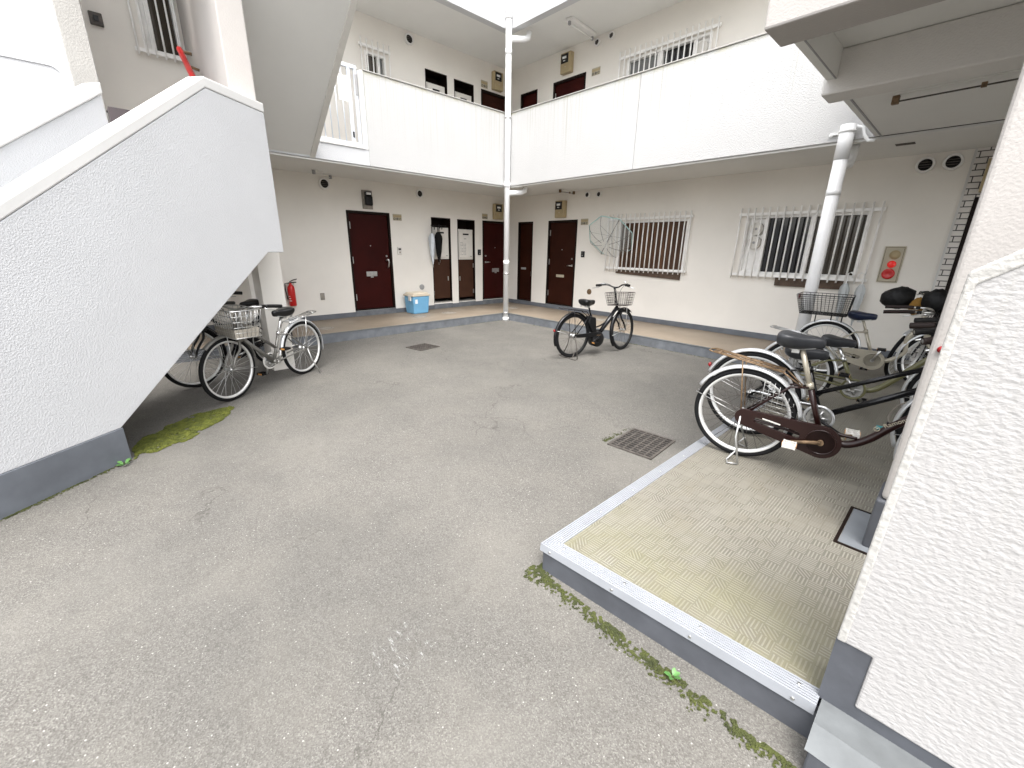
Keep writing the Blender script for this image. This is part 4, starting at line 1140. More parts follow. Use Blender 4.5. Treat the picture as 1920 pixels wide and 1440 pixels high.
# ---------------------------------------------------------------- drains and covers in the ground
def grate(label, cx, cy, sx, sy, nx, ny, rz=0):
    t = thing('drain_grate', label, 'drain grate', (cx, cy, 0), rz, 'drain grates in the asphalt')
    b = MB(); b.add([(-sx / 2, -sy / 2, 0.003), (sx / 2, -sy / 2, 0.003), (sx / 2, sy / 2, 0.003), (-sx / 2, sy / 2, 0.003)], [(0, 1, 2, 3)])
    b.build('drain_pit', 'pit', t)
    f = MB(); fw_ = 0.02
    f.box(-sx / 2, -sy / 2, 0.0, sx / 2, -sy / 2 + fw_, 0.012); f.box(-sx / 2, sy / 2 - fw_, 0.0, sx / 2, sy / 2, 0.012)
    f.box(-sx / 2, -sy / 2 + fw_, 0.0, -sx / 2 + fw_, sy / 2 - fw_, 0.012); f.box(sx / 2 - fw_, -sy / 2 + fw_, 0.0, sx / 2, sy / 2 - fw_, 0.012)
    for i in range(1, nx):
        x = -sx / 2 + fw_ / 2 + (sx - fw_) * i / nx
        f.box(x - 0.0045, -sy / 2 + fw_, 0.0035, x + 0.006, sy / 2 - fw_, 0.0115)
    for j in range(1, ny):
        y = -sy / 2 + fw_ / 2 + (sy - fw_) * j / ny
        f.box(-sx / 2 + fw_, y - 0.0045, 0.0035, sx / 2 - fw_, y + 0.0045, 0.0110)
    f.build('grate_frame', 'iron', t)
grate('rusty rectangular drain grate beside the aluminium platform edge', 5.455, -3.43, 0.385, 0.46, 6, 11, R(4))
grate('flat drain grate in the asphalt before the maroon door', 1.23, -2.93, 0.36, 0.40, 7, 8, R(10))
def cover(label, x, y, r):
    t = thing('manhole_cover', label, 'manhole cover', (x, y, ZW), 0, 'round covers in the walkway')
    MB().lathe([(r, 0.0), (r, 0.003), (r - 0.012, 0.005), (0, 0.005)], n=32).build('cover_plate', 'rubbed_steel', t)
    MB().lathe([(r * 0.78, 0.0045), (r * 0.78, 0.006), (r * 0.74, 0.006), (r * 0.74, 0.0045)], n=32).build('cover_ring', 'iron', t)
cover('round grey cover directly in front of the blue bin', -0.72, -1.80, 0.16)
cover('round grey cover in front of the heater niches', -0.80, -1.00, 0.16)
cover('round grey cover behind the corner downpipe foot', -0.55, 0.70, 0.16)
cover('round grey cover behind the black bicycle front wheel', 2.53, 0.98, 0.155)
cover('round grey cover between the black bicycle saddle and handlebar', 1.92, 0.90, 0.155)
cover('round grey cover behind the silver bicycle rear wheel', -0.55, -3.80, 0.15)

# blue bin
t = thing('storage_bin', 'pale blue plastic bin with cream clip lid on the walkway', 'bin', (-1.215, -1.545, ZW), R(3))
def tub(mb, x0, y0, x1, y1, z0, z1, tap):
    mb.add([(x0 + tap, y0 + tap, z0), (x1 - tap, y0 + tap, z0), (x1 - tap, y1 - tap, z0), (x0 + tap, y1 - tap, z0), (x0, y0, z1), (x1, y0, z1), (x1, y1, z1), (x0, y1, z1)],
           [(3, 2, 1, 0), (4, 5, 6, 7), (0, 1, 5, 4), (1, 2, 6, 5), (2, 3, 7, 6), (3, 0, 4, 7)])
m = MB(); tub(m, -0.18, -0.21, 0.18, 0.21, 0.0, 0.37, 0.025); m.build('bin_body', 'bin_blue', t, bev=0.02, seg=3)
m = MB(); tub(m, -0.195, -0.23, 0.195, 0.23, 0.372, 0.41, 0.004); tub(m, -0.15, -0.18, 0.15, 0.18, 0.411, 0.45, -0.02); m.build('lid', 'bin_lid', t, bev=0.012)
m = MB(); m.box(0.02, -0.235, 0.28, 0.10, -0.205, 0.40); m.box(0.02, 0.205, 0.28, 0.10, 0.235, 0.40); split_build(m, 'clip', 'offwhite', t, bev=0.005)
m = MB(); m.box(0.155, -0.16, 0.22, 0.176, -0.10, 0.32); m.build('sticker', 'paper', t)

# ---------------------------------------------------------------- umbrellas
def folded(label, x, y, z, ln, mat, hook, rz=0, wid=0.06):
    t = thing('folded_umbrella', label, 'umbrella', (x, y, z), rz, 'folded umbrellas hung up to dry')
    k = random.Random(int(ln * 1000) + int(wid * 1e4))
    nseg, nr = 18, 11
    vs_, fs = [], []
    prof = [(0.0, 0.35), (0.08, 0.75), (0.16, 1.0), (0.4, 0.9), (0.7, 0.55), (0.92, 0.22), (1.0, 0.12)]
    for i in range(nr):
        q = i / (nr - 1)
        for a in range(len(prof) - 1):
            if prof[a][0] <= q <= prof[a + 1][0]:
                f = (q - prof[a][0]) / (prof[a + 1][0] - prof[a][0]); rr = prof[a][1] * (1 - f) + prof[a + 1][1] * f
        for s_ in range(nseg):
            an = 2 * PI * s_ / nseg
            r_ = wid * rr * (0.72 + 0.34 * math.cos(an * 6 + q * 2.5) + 0.06 * k.random())
            vs_.append((r_ * math.cos(an) * 1.15, r_ * math.sin(an) * 0.75, -0.10 - q * ln))
    for i in range(nr - 1):
        for s_ in range(nseg): fs.append((i * nseg + s_, i * nseg + (s_ + 1) % nseg, (i + 1) * nseg + (s_ + 1) % nseg, (i + 1) * nseg + s_))
    MB().add(vs_, fs, True).build('canopy', mat, t)
    m = MB(); m.tube([(0.06, 0, -0.02), (0.065, 0, 0.02), (0.035, 0, 0.055), (0.0, 0, 0.04), (0, 0, -0.10), (0, 0, -0.12)], 0.010, 8); m.build('hook_handle', hook, t)
    m = MB(); m.tube([(0, 0, -0.1), (0, 0, -ln - 0.16)], 0.004, 6); m.build('shaft', 'steel', t)
    return t
folded('white folded umbrella hanging left of the black one at the heater niche', -D2 + 0.10, -0.985, 1.93, 0.66, 'white_fabric', 'black', R(80), 0.075)
folded('black folded umbrella hanging before the left heater', -D2 + 0.13, -0.845, 1.96, 0.64, 'black_fabric', 'black', R(95), 0.085)
folded('limp black folded umbrella behind the white one at the niche', -D2 + 0.06, -0.765, 1.94, 0.58, 'black_fabric', 'black', R(60), 0.06)
folded('cloudy clear umbrella on a white hook, left of two on the window bars', 5.80, 1.30, 1.235, 0.55, 'vinyl_cloudy', 'white', R(10), 0.055)
folded('cloudy clear umbrella on a white hook at the end of the window bars', 5.985, 1.29, 1.235, 0.58, 'vinyl_cloudy', 'white', R(170), 0.055)
m = MB()
# rail pipe carrying the umbrellas at the niche
m.tube([(-D2 + 0.03, -0.96, 2.0), (-D2 + 0.03, -0.55, 2.0)], 0.008, 8)
tag(m.build('hanging_rod', 'black'), 'thin black rod across the left heater niche holding umbrellas', 'rod')

# open clear dome umbrella hooked on the bars
def open_umbrella():
    apex = Vector((1.815, 1.02, 1.625)); rimc = Vector((1.90, 1.33, 1.78))
    # the umbrella opens up and away; apex points at the yard
    ax = Vector((0.12, -0.78, -0.62)).normalized()
    rimc = apex - ax * 0.22
    t = thing('open_umbrella', 'open clear dome umbrella with pale aqua rim hooked on the window bars', 'umbrella', apex)
    e1 = ax.orthogonal().normalized(); e2 = ax.cross(e1)
    Rr, dp = 0.49, 0.27
    n = 8; sub = 5; rings = 9
    vs_, fs, rim = [], [], []
    for i in range(rings):
        q = i / (rings - 1); th = q * R(80)
        rr = Rr * math.sin(th) / math.sin(R(80)); hh = dp * (1 - math.cos(th)) / (1 - math.cos(R(80)))
        for s_ in range(n * sub):
            ph = 2 * PI * s_ / (n * sub); loc = (s_ % sub) / sub
            sag = 1 - 0.075 * q * math.sin(PI * loc)
            vs_.append(e1 * rr * sag * math.cos(ph) + e2 * rr * sag * math.sin(ph) - ax * hh)
    k = n * sub
    for i in range(rings - 1):
        for s_ in range(k): fs.append((i * k + s_, i * k + (s_ + 1) % k, (i + 1) * k + (s_ + 1) % k, (i + 1) * k + s_))
    MB().add(vs_, fs, True).build('canopy', 'vinyl', t)
    MB().tube(vs_[(rings - 1) * k:], 0.011, 6, closed=True).build('rim', 'vinyl_rim', t)
    rb = MB()
    for j in range(n):
        rb.tube([vs_[i * k + j * sub] + (-ax) * 0.006 for i in range(1, rings)], 0.0045, 5)
        rb.tube([-ax * 0.30, vs_[5 * k + j * sub] - ax * 0.008], 0.0022, 5)
    rb.build('rib', 'iron', t)
    sh = MB(); sh.tube([ax * 0.05, -ax * 0.33], 0.005, 8); sh.build('shaft', 'steel', t)
    hd = MB(); hd.tube([-ax * 0.33, -ax * 0.36 + Vector((0, 0, 0.02)), -ax * 0.34 + Vector((0.03, 0, 0.06)), -ax * 0.30 + Vector((0.05, 0, 0.06))], 0.009, 8); hd.build('hook_handle', 'white', t)
open_umbrella()

# ---------------------------------------------------------------- bicycles
def arc(c, r, a0, a1, n):
    return [Vector((c[0] + r * math.cos(a0 + (a1 - a0) * i / n), 0, c[1] + r * math.sin(a0 + (a1 - a0) * i / n))) for i in range(n + 1)]
def smooth_path(pts, n=6):
    P = [Vector(p) for p in pts]; out = []
    for i in range(len(P) - 1):
        p0, p1, p2, p3 = P[max(i - 1, 0)], P[i], P[i + 1], P[min(i + 2, len(P) - 1)]
        for k in range(n):
            t = k / n
            out.append(0.5 * ((2 * p1) + (-p0 + p2) * t + (2 * p0 - 5 * p1 + 4 * p2 - p3) * t * t + (-p0 + 3 * p1 - 3 * p2 + p3) * t ** 3))
    out.append(P[-1]); return out
def wheel(name, parent, Rw, c, spokes=28, hubr=0.018, tyre='rubber', rim='rim', spoke='steel', seed=0):
    tm = MB(); tm.tube([Vector((c[0], 0, c[1])) + Vector((math.cos(a), 0, math.sin(a))) * (Rw - 0.019) for a in [2 * PI * i / 56 for i in range(56)]], 0.019, 10, closed=True)
    ty = tm.build(name, tyre, parent)
    rm = MB(); pts, frs = [], []
    for i in range(57):
        a = 2 * PI * i / 56; d = Vector((math.cos(a), 0, math.sin(a)))
        pts.append(Vector((c[0], 0, c[1])) + d * (Rw - 0.043)); frs.append((Vector((0, 1, 0)), d))
    rm.strip([(-0.013, 0.010), (-0.014, 0.002), (-0.008, -0.010), (0.008, -0.010), (0.014, 0.002), (0.013, 0.010)], pts, frs)
    rm.build('rim', rim, ty)
    s = MB(); k = random.Random(seed); off = k.random()
    for i in range(spokes):
        a = 2 * PI * (i + off) / spokes; sd_ = 1 if i % 2 else -1; tw = (0.9 if (i // 2) % 2 else -0.9)
        p0 = Vector((c[0] + hubr * 1.2 * math.cos(a + tw), sd_ * 0.028, c[1] + hubr * 1.2 * math.sin(a + tw)))
        p1 = Vector((c[0] + (Rw - 0.05) * math.cos(a), 0, c[1] + (Rw - 0.05) * math.sin(a)))
        s.tube([p0, p1], 0.0017, 4, caps=False)
    s.build('spoke', spoke, ty)
    h = MB(); h.lathe([(0.010, -0.05), (hubr * 0.7, -0.04), (hubr * 1.3, -0.033), (hubr * 1.3, -0.028), (hubr * 0.8, -0.02), (hubr * 0.8, 0.02), (hubr * 1.3, 0.028), (hubr * 1.3, 0.033), (hubr * 0.7, 0.04), (0.010, 0.05)], (c[0], 0, c[1]), 'y', 14)
    h.build('hub', 'steel', ty)
    return ty
def fender(name, parent, c, rf, a0, a1, mat, wd=0.026):
    m = MB(); pts, frs = [], []
    for i in range(37):
        a = a0 + (a1 - a0) * i / 36; d = Vector((math.cos(a), 0, math.sin(a)))
        pts.append(Vector((c[0], 0, c[1])) + d * rf); frs.append((Vector((0, 1, 0)), d))
    m.strip([(-wd, -0.012), (-wd * 0.8, 0.0), (-wd * 0.35, 0.008), (wd * 0.35, 0.008), (wd * 0.8, 0.0), (wd, -0.012)], pts, frs)
    return m.build(name, mat, parent, solid=0.002)
def saddle(parent, x, z, mat, tail=True):
    rows = [(-0.125, 0.055, 0.0, 0.03), (-0.115, 0.090, 0.014, 0.06), (-0.085, 0.108, 0.022, 0.085), (-0.04, 0.100, 0.016, 0.088), (0.01, 0.070, 0.006, 0.075), (0.055, 0.046, 0.002, 0.062), (0.10, 0.034, 0.0, 0.052), (0.125, 0.024, -0.006, 0.042), (0.135, 0.010, -0.014, 0.02)]
    n = 14; vs_, fs = [], []
    for dx, wd, up, dn in rows:
        for k in range(n):
            a = 2 * PI * k / n; ca, sa = math.cos(a), math.sin(a)
            y = wd * (abs(ca) ** 0.8) * (1 if ca >= 0 else -1)
            zz = z + up + (0.022 * sa if sa > 0 else dn * sa)
            vs_.append((x + dx, y, zz))
    for i in range(len(rows) - 1):
        for k in range(n): fs.append((i * n + k, i * n + (k + 1) % n, (i + 1) * n + (k + 1) % n, (i + 1) * n + k))
    fs.append(tuple(range(n))); fs.append(tuple(range((len(rows) - 1) * n, len(rows) * n)))
    o = MB().add(vs_, fs, True).build('saddle', mat, parent, subsurf=1)
    m = MB()
    for y in (-0.035, 0.035):
        m.tube([(x - 0.09, y, z - 0.045), (x - 0.02, y, z - 0.065), (x + 0.09, y * 0.5, z - 0.045)], 0.0045, 6)
        m.tube([(x - 0.08, y * 1.5 + 0.022 * math.cos(q * 0.9), z - 0.075 + q * 0.0022 ) for q in range(16)], 0.0035, 5)
    m.box(x - 0.03, -0.03, z - 0.085, x + 0.01, 0.03, z - 0.06)
    m.build('saddle_spring', 'steel', o)
    return o
def wire_basket(name, parent, x0, x1, z0, z1, wt, wb, mat, r=0.0022, nx=7, nz=6, ny=8, band=None, xt0=0.03, xt1=0.03, notch=False):
    """bottom (x0..x1, +-wb, z0) to top, flared"""
    m = MB()
    def pt(fx, fy, fz):
        xa = x0 - xt0 * fz; xb = x1 + xt1 * fz; wv = wb + (wt - wb) * fz
        return Vector((xa + (xb - xa) * fx, (-1 + 2 * fy) * wv, z0 + (z1 - z0) * fz))
    def loop(fz, rr):
        c = [pt(0.06, 0, fz), pt(0.94, 0, fz), pt(1, 0.06, fz), pt(1, 0.94, fz), pt(0.94, 1, fz), pt(0.06, 1, fz), pt(0, 0.94, fz), pt(0, 0.06, fz)]
        m.tube(c, rr, 5, closed=True)
    for i in range(nz + 1): loop(i / nz, r * (2.0 if i in (0, nz) else 1.0))
    for i in range(nx + 1):
        f = i / nx
        for fy in (0, 1): m.tube([pt(f, fy, 0), pt(f, fy, 1)], r, 5)
        m.tube([pt(f, 0, 0), pt(f, 1, 0)], r, 5)
    for i in range(ny + 1):
        f = i / ny
        for fx in (0, 1): m.tube([pt(fx, f, 0), pt(fx, f, 1)], r, 5)
        m.tube([pt(0, f, 0), pt(1, f, 0)], r, 5)
    o = m.build(name, mat, parent)
    if band:
        b = MB()
        q = [pt(0, 0, 0), pt(1, 0, 0), pt(1, 1, 0), pt(0, 1, 0)]; q2 = [pt(0, 0, band), pt(1, 0, band), pt(1, 1, band), pt(0, 1, band)]
        b.add(q + q2, [(0, 1, 5, 4), (1, 2, 6, 5), (2, 3, 7, 6), (3, 0, 4, 7), (0, 1, 2, 3)])
        b.build('basket_band', 'grey_band', o, solid=0.003)
    return o
M['grey_band'] = simple('taupe_plastic_band', (0.30, 0.275, 0.235), 0.35, var=0.1)

def bike(label, loc, heading, o):
    """o: options; local frame: x forward, y left, z up, origin on the ground under the rear hub"""
    Rw = o.get('R', 0.33); wb = o.get('wb', 1.08)
    t = thing('bicycle', label, 'bicycle', loc, heading, o.get('group'))
    t.rotation_euler = (o.get('lean', 0), 0, heading)
    fm = o['frame_mat']; seat = o.get('seat', 0.86)
    rh = (0.0, Rw); fh = (wb, Rw)
    BB = Vector((0.46, 0, Rw - 0.055))
    ST_top = Vector((0.335, 0, o.get('st_top', 0.60)))
    hb, htp = Vector((wb - 0.16, 0, 2 * Rw - 0.02)), Vector((wb - 0.215, 0, 2 * Rw + 0.15))
    # frame
    m = MB()
    st = o.get('style', 'step')
    m.tube([BB, ST_top], 0.017, 12)
    if st == 'step':
        m.tube(smooth_path([BB + Vector((0.0, 0, 0.01)), BB + Vector((0.12, 0, -0.005)), BB + Vector((0.22, 0, 0.06)), (hb + BB) / 2 + Vector((0.05, 0, 0.0)), hb + Vector((-0.02, 0, 0.03))]), 0.023, 12)
        m.tube(smooth_path([BB + (ST_top - BB) * 0.22, BB + Vector((0.06, 0, 0.055)), BB + Vector((0.17, 0, 0.05))]), 0.010, 8)
    elif st == 'double':
        m.tube([BB + (ST_top - BB) * 0.47, htp + Vector((0.01, 0, -0.05))], 0.016, 12)
        m.tube([BB, hb + Vector((0.0, 0, 0.02))], 0.021, 12)
    elif st == 'swoop':
        m.tube(smooth_path([BB, BB + Vector((0.13, 0, 0.01)), BB + Vector((0.24, 0, 0.12)), hb + Vector((-0.12, 0, -0.06)), hb + Vector((-0.01, 0, 0.06))]), 0.024, 12)
    elif st == 'electric':
        m.tube([BB + Vector((0.06, 0, 0.03)), hb + Vector((-0.01, 0, 0.05))], [0.030, 0.042], 14)
        m.tube(smooth_path([BB + (ST_top - BB) * 0.42, BB + Vector((0.08, 0, 0.16)), BB + Vector((0.18, 0, 0.20))]), 0.012, 8)
    m.tube([hb + Vector((0.012, 0, -0.035)), htp], 0.020, 12)
    for y in (-1, 1):
        m.tube(smooth_path([Vector((0, y * 0.062, Rw)), Vector((0.2, y * 0.052, Rw - 0.02)), BB + Vector((-0.05, y * 0.035, 0.0))]), 0.009, 8)
        m.tube([Vector((0, y * 0.062, Rw)), Vector((0.24, y * 0.04, ST_top.z - 0.03)), ST_top + Vector((0.0, y * 0.016, -0.02))], 0.0075, 8)
        m.box(-0.022, y * 0.060 - 0.003, Rw - 0.02, 0.03, y * 0.060 + 0.003, Rw + 0.02)
    m.lathe([(0.022, -0.038), (0.022, 0.038)], (BB.x, 0, BB.z), 'y', 14)
    fo = m.build('frame', fm, t)
    if st == 'electric':
        b = MB(); b.prism([(0.345, Rw + 0.02), (0.43, Rw + 0.02), (0.40, 0.57), (0.285, 0.60), (0.255, 0.50)], lambda x, z: (x, -0.055, z), lambda x, z: (x, 0.055, z)); b.build('battery', 'black', t, bev=0.015)
        b = MB(); b.prism([(0.0, Rw + 0.03), (BB.x - 0.05, BB.z + 0.085), (BB.x, BB.z + 0.06), (BB.x - 0.04, BB.z + 0.01), (0.0, Rw - 0.02)], lambda x, z: (x, -0.075, z), lambda x, z: (x, -0.06, z)); b.build('chain_cover', 'black', t, bev=0.004)
        b = MB(); b.lathe([(0.0, -0.080), (0.10, -0.070), (0.118, -0.05), (0.118, 0.05), (0.10, 0.062), (0.0, 0.065)], (BB.x + 0.015, 0, BB.z - 0.035), 'y', 26); b.build('motor', 'black', t)
        b = MB(); b.tube([(BB.x - 0.045 + 0.012 * q, -0.074, BB.z + 0.035 + 0.004 * math.sin(q)) for q in range(8)], 0.004, 6); b.build('motor_trim', 'rust', t)
        b = MB(); b.tube([hb + Vector((-0.13, -0.030, -0.075)), hb + Vector((-0.05, -0.033, 0.01))], 0.012, 8); b.build('frame_badge', 'offwhite', t)
    # seat post and saddle
    sp0 = ST_top + (ST_top - BB).normalized() * -0.05
    dirs = (ST_top - BB).normalized(); top_ = ST_top + dirs * ((seat - 0.075 - ST_top.z) / dirs.z)
    m = MB(); m.tube([sp0, top_], 0.0125 if not o.get('fat_post') else 0.015, 12); m.tube([ST_top + dirs * -0.03, ST_top + dirs * 0.008], 0.021, 12)
    m.build('seat_post', o.get('post_mat', 'chrome'), t)
    saddle(t, top_.x - 0.02, seat - 0.02, o.get('saddle_mat', 'saddle_grey'))
    # rear wheel, fender, rack, chain
    wheel('rear_wheel', t, Rw, rh, hubr=0.026, rim=o.get('rim', 'rim'), spoke=o.get('spoke', 'steel'), seed=3)
    fender('rear_mudguard', t, rh, Rw + 0.018, R(8), R(o.get('rf_end', 188)), o.get('fender_mat', 'fender'))
    m = MB()
    for y in (-0.055, 0.055): m.tube([(0, y, Rw), (-(Rw + 0.012) * math.cos(R(18)), y * 0.5, Rw + (Rw + 0.012) * math.sin(R(18)))], 0.0028, 5)
    split_build(m, 'mudguard_stay', 'steel', t)
    if o.get('reflector', True):
        a = R(o.get('refl_ang', 158)); rr = Rw + 0.035
        m = MB(); m.lathe([(0.018, 0.0), (0.018, -0.012), (0.010, -0.02), (0, -0.021)], (rr * math.cos(a), 0, Rw + rr * math.sin(a)), 'x', 14); m.build('tail_reflector', 'red', t)
    if o.get('rack'):
        rm_, zr = o['rack'], 2 * Rw + 0.075
        m = MB()
        tilt = 0.07
        x0, x1 = -0.24, 0.19
        def zz_(x): return zr - tilt * (x - x0) / (x1 - x0) + 0.02
        for y in (-0.06, -0.025, 0.025, 0.06): m.tube([(x0, y, zz_(x0)), (x1, y, zz_(x1))], 0.005, 6)
        m.tube([(x0, -0.06, zz_(x0)), (x0 - 0.03, -0.03, zz_(x0)), (x0 - 0.03, 0.03, zz_(x0)), (x0, 0.06, zz_(x0))], 0.005, 6)
        for x in (x0 + 0.04, -0.02, x1): m.tube([(x, -0.06, zz_(x)), (x, 0.06, zz_(x))], 0.005, 6)
        for y in (-0.062, 0.062):
            m.tube([(0, y, Rw + 0.01), (-0.05, y, zz_(-0.05))], 0.0045, 6)
            m.tube([(x1, y, zz_(x1)), ST_top + Vector((-0.02, y * 0.3, -0.03))], 0.005, 6)
        m.build('rear_rack', rm_, t)
    cc = o.get('chain', 'case')
    if cc == 'case':
        mt = o.get('case_mat', fm)
        b = MB(); yc = -0.062
        r0, r1 = 0.055, 0.105
        outer = []
        for i in range(15): a = R(100 + 160 * i / 14); outer.append((0.02 + r0 * math.cos(a), Rw + r0 * math.sin(a)))
        for i in range(19): a = R(-95 + 190 * i / 18); outer.append((BB.x + r1 * math.cos(a), BB.z + r1 * math.sin(a)))
        inner = []
        c0, c1 = (0.10, Rw - 0.004), (BB.x - 0.135, BB.z + 0.012)
        for i in range(9): a = R(100 + 160 * i / 8); inner.append((c0[0] + 0.018 * math.cos(a), c0[1] + 0.018 * math.sin(a)))
        for i in range(9): a = R(-80 + 160 * i / 8); inner.append((c1[0] + 0.024 * math.cos(a), c1[1] + 0.024 * math.sin(a)))
        import bmesh
        bm = bmesh.new()
        def ringv(l, y): return [bm.verts.new((x, y, z)) for x, z in l]
        for y in (yc - 0.012, yc + 0.012):
            vo = ringv(outer, y); vi = ringv(inner, y)
            es = [bm.edges.new((vo[i], vo[(i + 1) % len(vo)])) for i in range(len(vo))] + [bm.edges.new((vi[i], vi[(i + 1) % len(vi)])) for i in range(len(vi))]
            bmesh.ops.triangle_fill(bm, use_beauty=True, use_dissolve=False, edges=es)
            if y < yc: vo1, vi1 = vo, vi
        for A, B in ((vo1, vo), (vi1, vi)):
            for i in range(len(A)): bm.faces.new((A[i], A[(i + 1) % len(A)], B[(i + 1) % len(A)], B[i]))
        bmesh.ops.recalc_face_normals(bm, faces=bm.faces)
        me = bpy.data.meshes.new('chain_case'); bm.to_mesh(me); bm.free(); me.materials.append(M[mt])
        ob = bpy.data.objects.new('chain_case', me); col.objects.link(ob); ob.parent = t
        d = ob.modifiers.new('bevel', 'BEVEL'); d.width = 0.005; d.segments = 2; d.limit_method = 'ANGLE'
        b = MB(); b.lathe([(r1 * 0.78, yc - 0.0122), (r1 * 0.78, yc - 0.0155), (r1 * 0.70, yc - 0.0155), (r1 * 0.70, yc - 0.0122)], (BB.x, 0, BB.z), 'y', 28); b.build('case_emboss', mt, ob)
        if o.get('case_text'):
            b = MB(); b.prism([(0.13, Rw + 0.022), (0.235, Rw + 0.006), (0.235, Rw - 0.003), (0.13, Rw + 0.013)], lambda x, z: (x, yc - 0.013, z), lambda x, z: (x, yc - 0.0125, z)); b.build('case_sticker', 'offwhite', ob)
    elif cc == 'ring':
        b = MB(); yc = -0.055
        pts = [Vector((BB.x + 0.085 * math.cos(a), yc, BB.z + 0.085 * math.sin(a))) for a in [2 * PI * i / 30 for i in range(30)]]
        b.tube(pts, 0.010, 8, closed=True); rg = b.build('chain_guard', o.get('guard_mat', 'fender'), t)
        b = MB(); b.lathe([(0.072, yc + 0.003), (0.072, yc + 0.007), (0.05, yc + 0.007), (0.05, yc + 0.003)], (BB.x, 0, BB.z), 'y', 26)
        for k in range(5):
            a = 2 * PI * k / 5; b.tube([(BB.x, yc, BB.z), (BB.x + 0.055 * math.cos(a), yc + 0.004, BB.z + 0.055 * math.sin(a))], 0.010, 6)
        b.build('chainring', 'steel', t)
        b = MB(); b.tube(smooth_path([(BB.x - 0.02, yc - 0.002, BB.z + 0.09), (BB.x - 0.2, yc - 0.004, BB.z + 0.085), (0.06, yc - 0.004, Rw + 0.045), (0.0, yc - 0.004, Rw + 0.03)]), 0.007, 6); b.build('chain_rail', o.get('guard_mat', 'fender'), t)
        b = MB(); b.tube([(BB.x, yc + 0.005, BB.z + 0.07), (0.0, yc + 0.005, Rw + 0.03)], 0.004, 5); b.tube([(BB.x, yc + 0.005, BB.z - 0.07), (0.0, yc + 0.005, Rw - 0.03)], 0.004, 5); b.build('chain', 'iron', t)
    # cranks and pedals
    ca = R(o.get('crank', 170))
    for y, a in ((-0.082, ca), (0.075, ca + PI)):
        e = Vector((BB.x + 0.155 * math.cos(a), y * 1.12, BB.z + 0.155 * math.sin(a)))
        b = MB(); b.tube([(BB.x, y, BB.z), e], [0.013, 0.010], 8); b.lathe([(0.018, y - 0.008), (0.018, y + 0.008)], (BB.x, 0, BB.z), 'y', 12)
        cr = b.build('crank_arm', o.get('crank_mat', 'chrome'), t)
        s_ = -1 if y < 0 else 1
        b = MB()
        for dx in (-0.036, 0.028): b.box(e.x + dx, e.y + s_ * 0.015, e.z - 0.012, e.x + dx + 0.008, e.y + s_ * 0.105, e.z + 0.012)
        for dy in (0.015, 0.058, 0.098): b.box(e.x - 0.03, e.y + s_ * dy, e.z - 0.010, e.x + 0.03, e.y + s_ * (dy + 0.008), e.z + 0.010)
        b.tube([e, e + Vector((0, s_ * 0.105, 0))], 0.007, 6)
        b.build('pedal', o.get('pedal_mat', 'black'), cr)
        b = MB()
        for dx in (-0.039, 0.0365): b.box(e.x + dx, e.y + s_ * 0.035, e.z - 0.008, e.x + dx + 0.003, e.y + s_ * 0.085, e.z + 0.008)
        split_build(b, 'pedal_reflector', 'amber', cr)
    # stand
    if o.get('stand', 'double') == 'double':
        b = MB(); lift = 0.0
        for y in (-0.11, 0.11): b.tube([(0.0, y * 0.62, Rw), (0.0, y * 0.9, Rw * 0.55), (o.get('foot', -0.03), y * 1.5, 0.012)], 0.007, 8)
        fx = o.get('foot', -0.03)
        for y in (-1, 1): b.tube([(fx, y * 0.165, 0.010), (fx - 0.06, y * 0.19, 0.010), (fx - 0.075, y * 0.13, 0.010), (fx - 0.02, y * 0.115, 0.10)], 0.006, 8)
        b.tube([(fx - 0.07, -0.13, 0.010), (fx - 0.07, 0.13, 0.010)], 0.005, 6)
        b.build('kickstand', o.get('stand_mat', 'steel'), t)
    else:
        b = MB(); b.tube([(-0.01, 0.06, Rw), (-0.02, 0.09, Rw * 0.62), (-0.05, 0.17, 0.008)], 0.008, 8); b.build('kickstand', o.get('stand_mat', 'steel'), t)
    # ------------- steered front end
    F = bpy.data.objects.new('front_end', None)
    st_ang = o.get('steer', 0.0)
    axd = (htp - hb).normalized()
    rot = Matrix.Translation(hb) @ Matrix.Rotation(st_ang, 4, axd) @ Matrix.Translation(-hb)
    parts = []
    def keep(ob): parts.append(ob); return ob
    b = MB()
    for y in (-0.052, 0.052):
        b.tube(smooth_path([hb + Vector((0.015, y * 0.7, -0.03)), hb + Vector((0.04, y, -0.12)), Vector((wb - 0.045, y, Rw + 0.10)), Vector((wb, y, Rw))]), [0.013] * 13 + [0.011] * 3 + [0.009] * 3, 8)
    b.box(hb.x - 0.01, -0.055, hb.z - 0.045, hb.x + 0.04, 0.055, hb.z - 0.015)
    keep(b.build('fork', o.get('fork_mat', fm), t))
    keep(wheel('front_wheel', t, Rw, fh, hubr=0.016, rim=o.get('rim', 'rim'), spoke=o.get('spoke', 'steel'), seed=9))
    keep(fender('front_mudguard', t, fh, Rw + 0.018, R(48), R(o.get('ff_end', 205)), o.get('front_fender', o.get('fender_mat', 'fender'))))
    b = MB()
    for y in (-0.05, 0.05): b.tube([(wb, y, Rw), (wb + (Rw + 0.012) * math.cos(R(190)), y * 0.5, Rw + (Rw + 0.012) * math.sin(R(190)))], 0.0028, 5)
    parts += split_build(b, 'mudguard_stay', 'steel', t)
    bh = o.get('bar', 0.99)
    stem = htp + axd * ((bh - 0.04 - htp.z) / axd.z)
    b = MB(); b.tube([htp, stem], 0.0125, 10); b.tube([stem + Vector((-0.01, 0, 0)), stem + Vector((0.045, 0, 0.012))], 0.014, 10)
    hw = o.get('bar_w', 0.28); sw = o.get('sweep', 0.22); ri = o.get('bar_rise', 0.05)
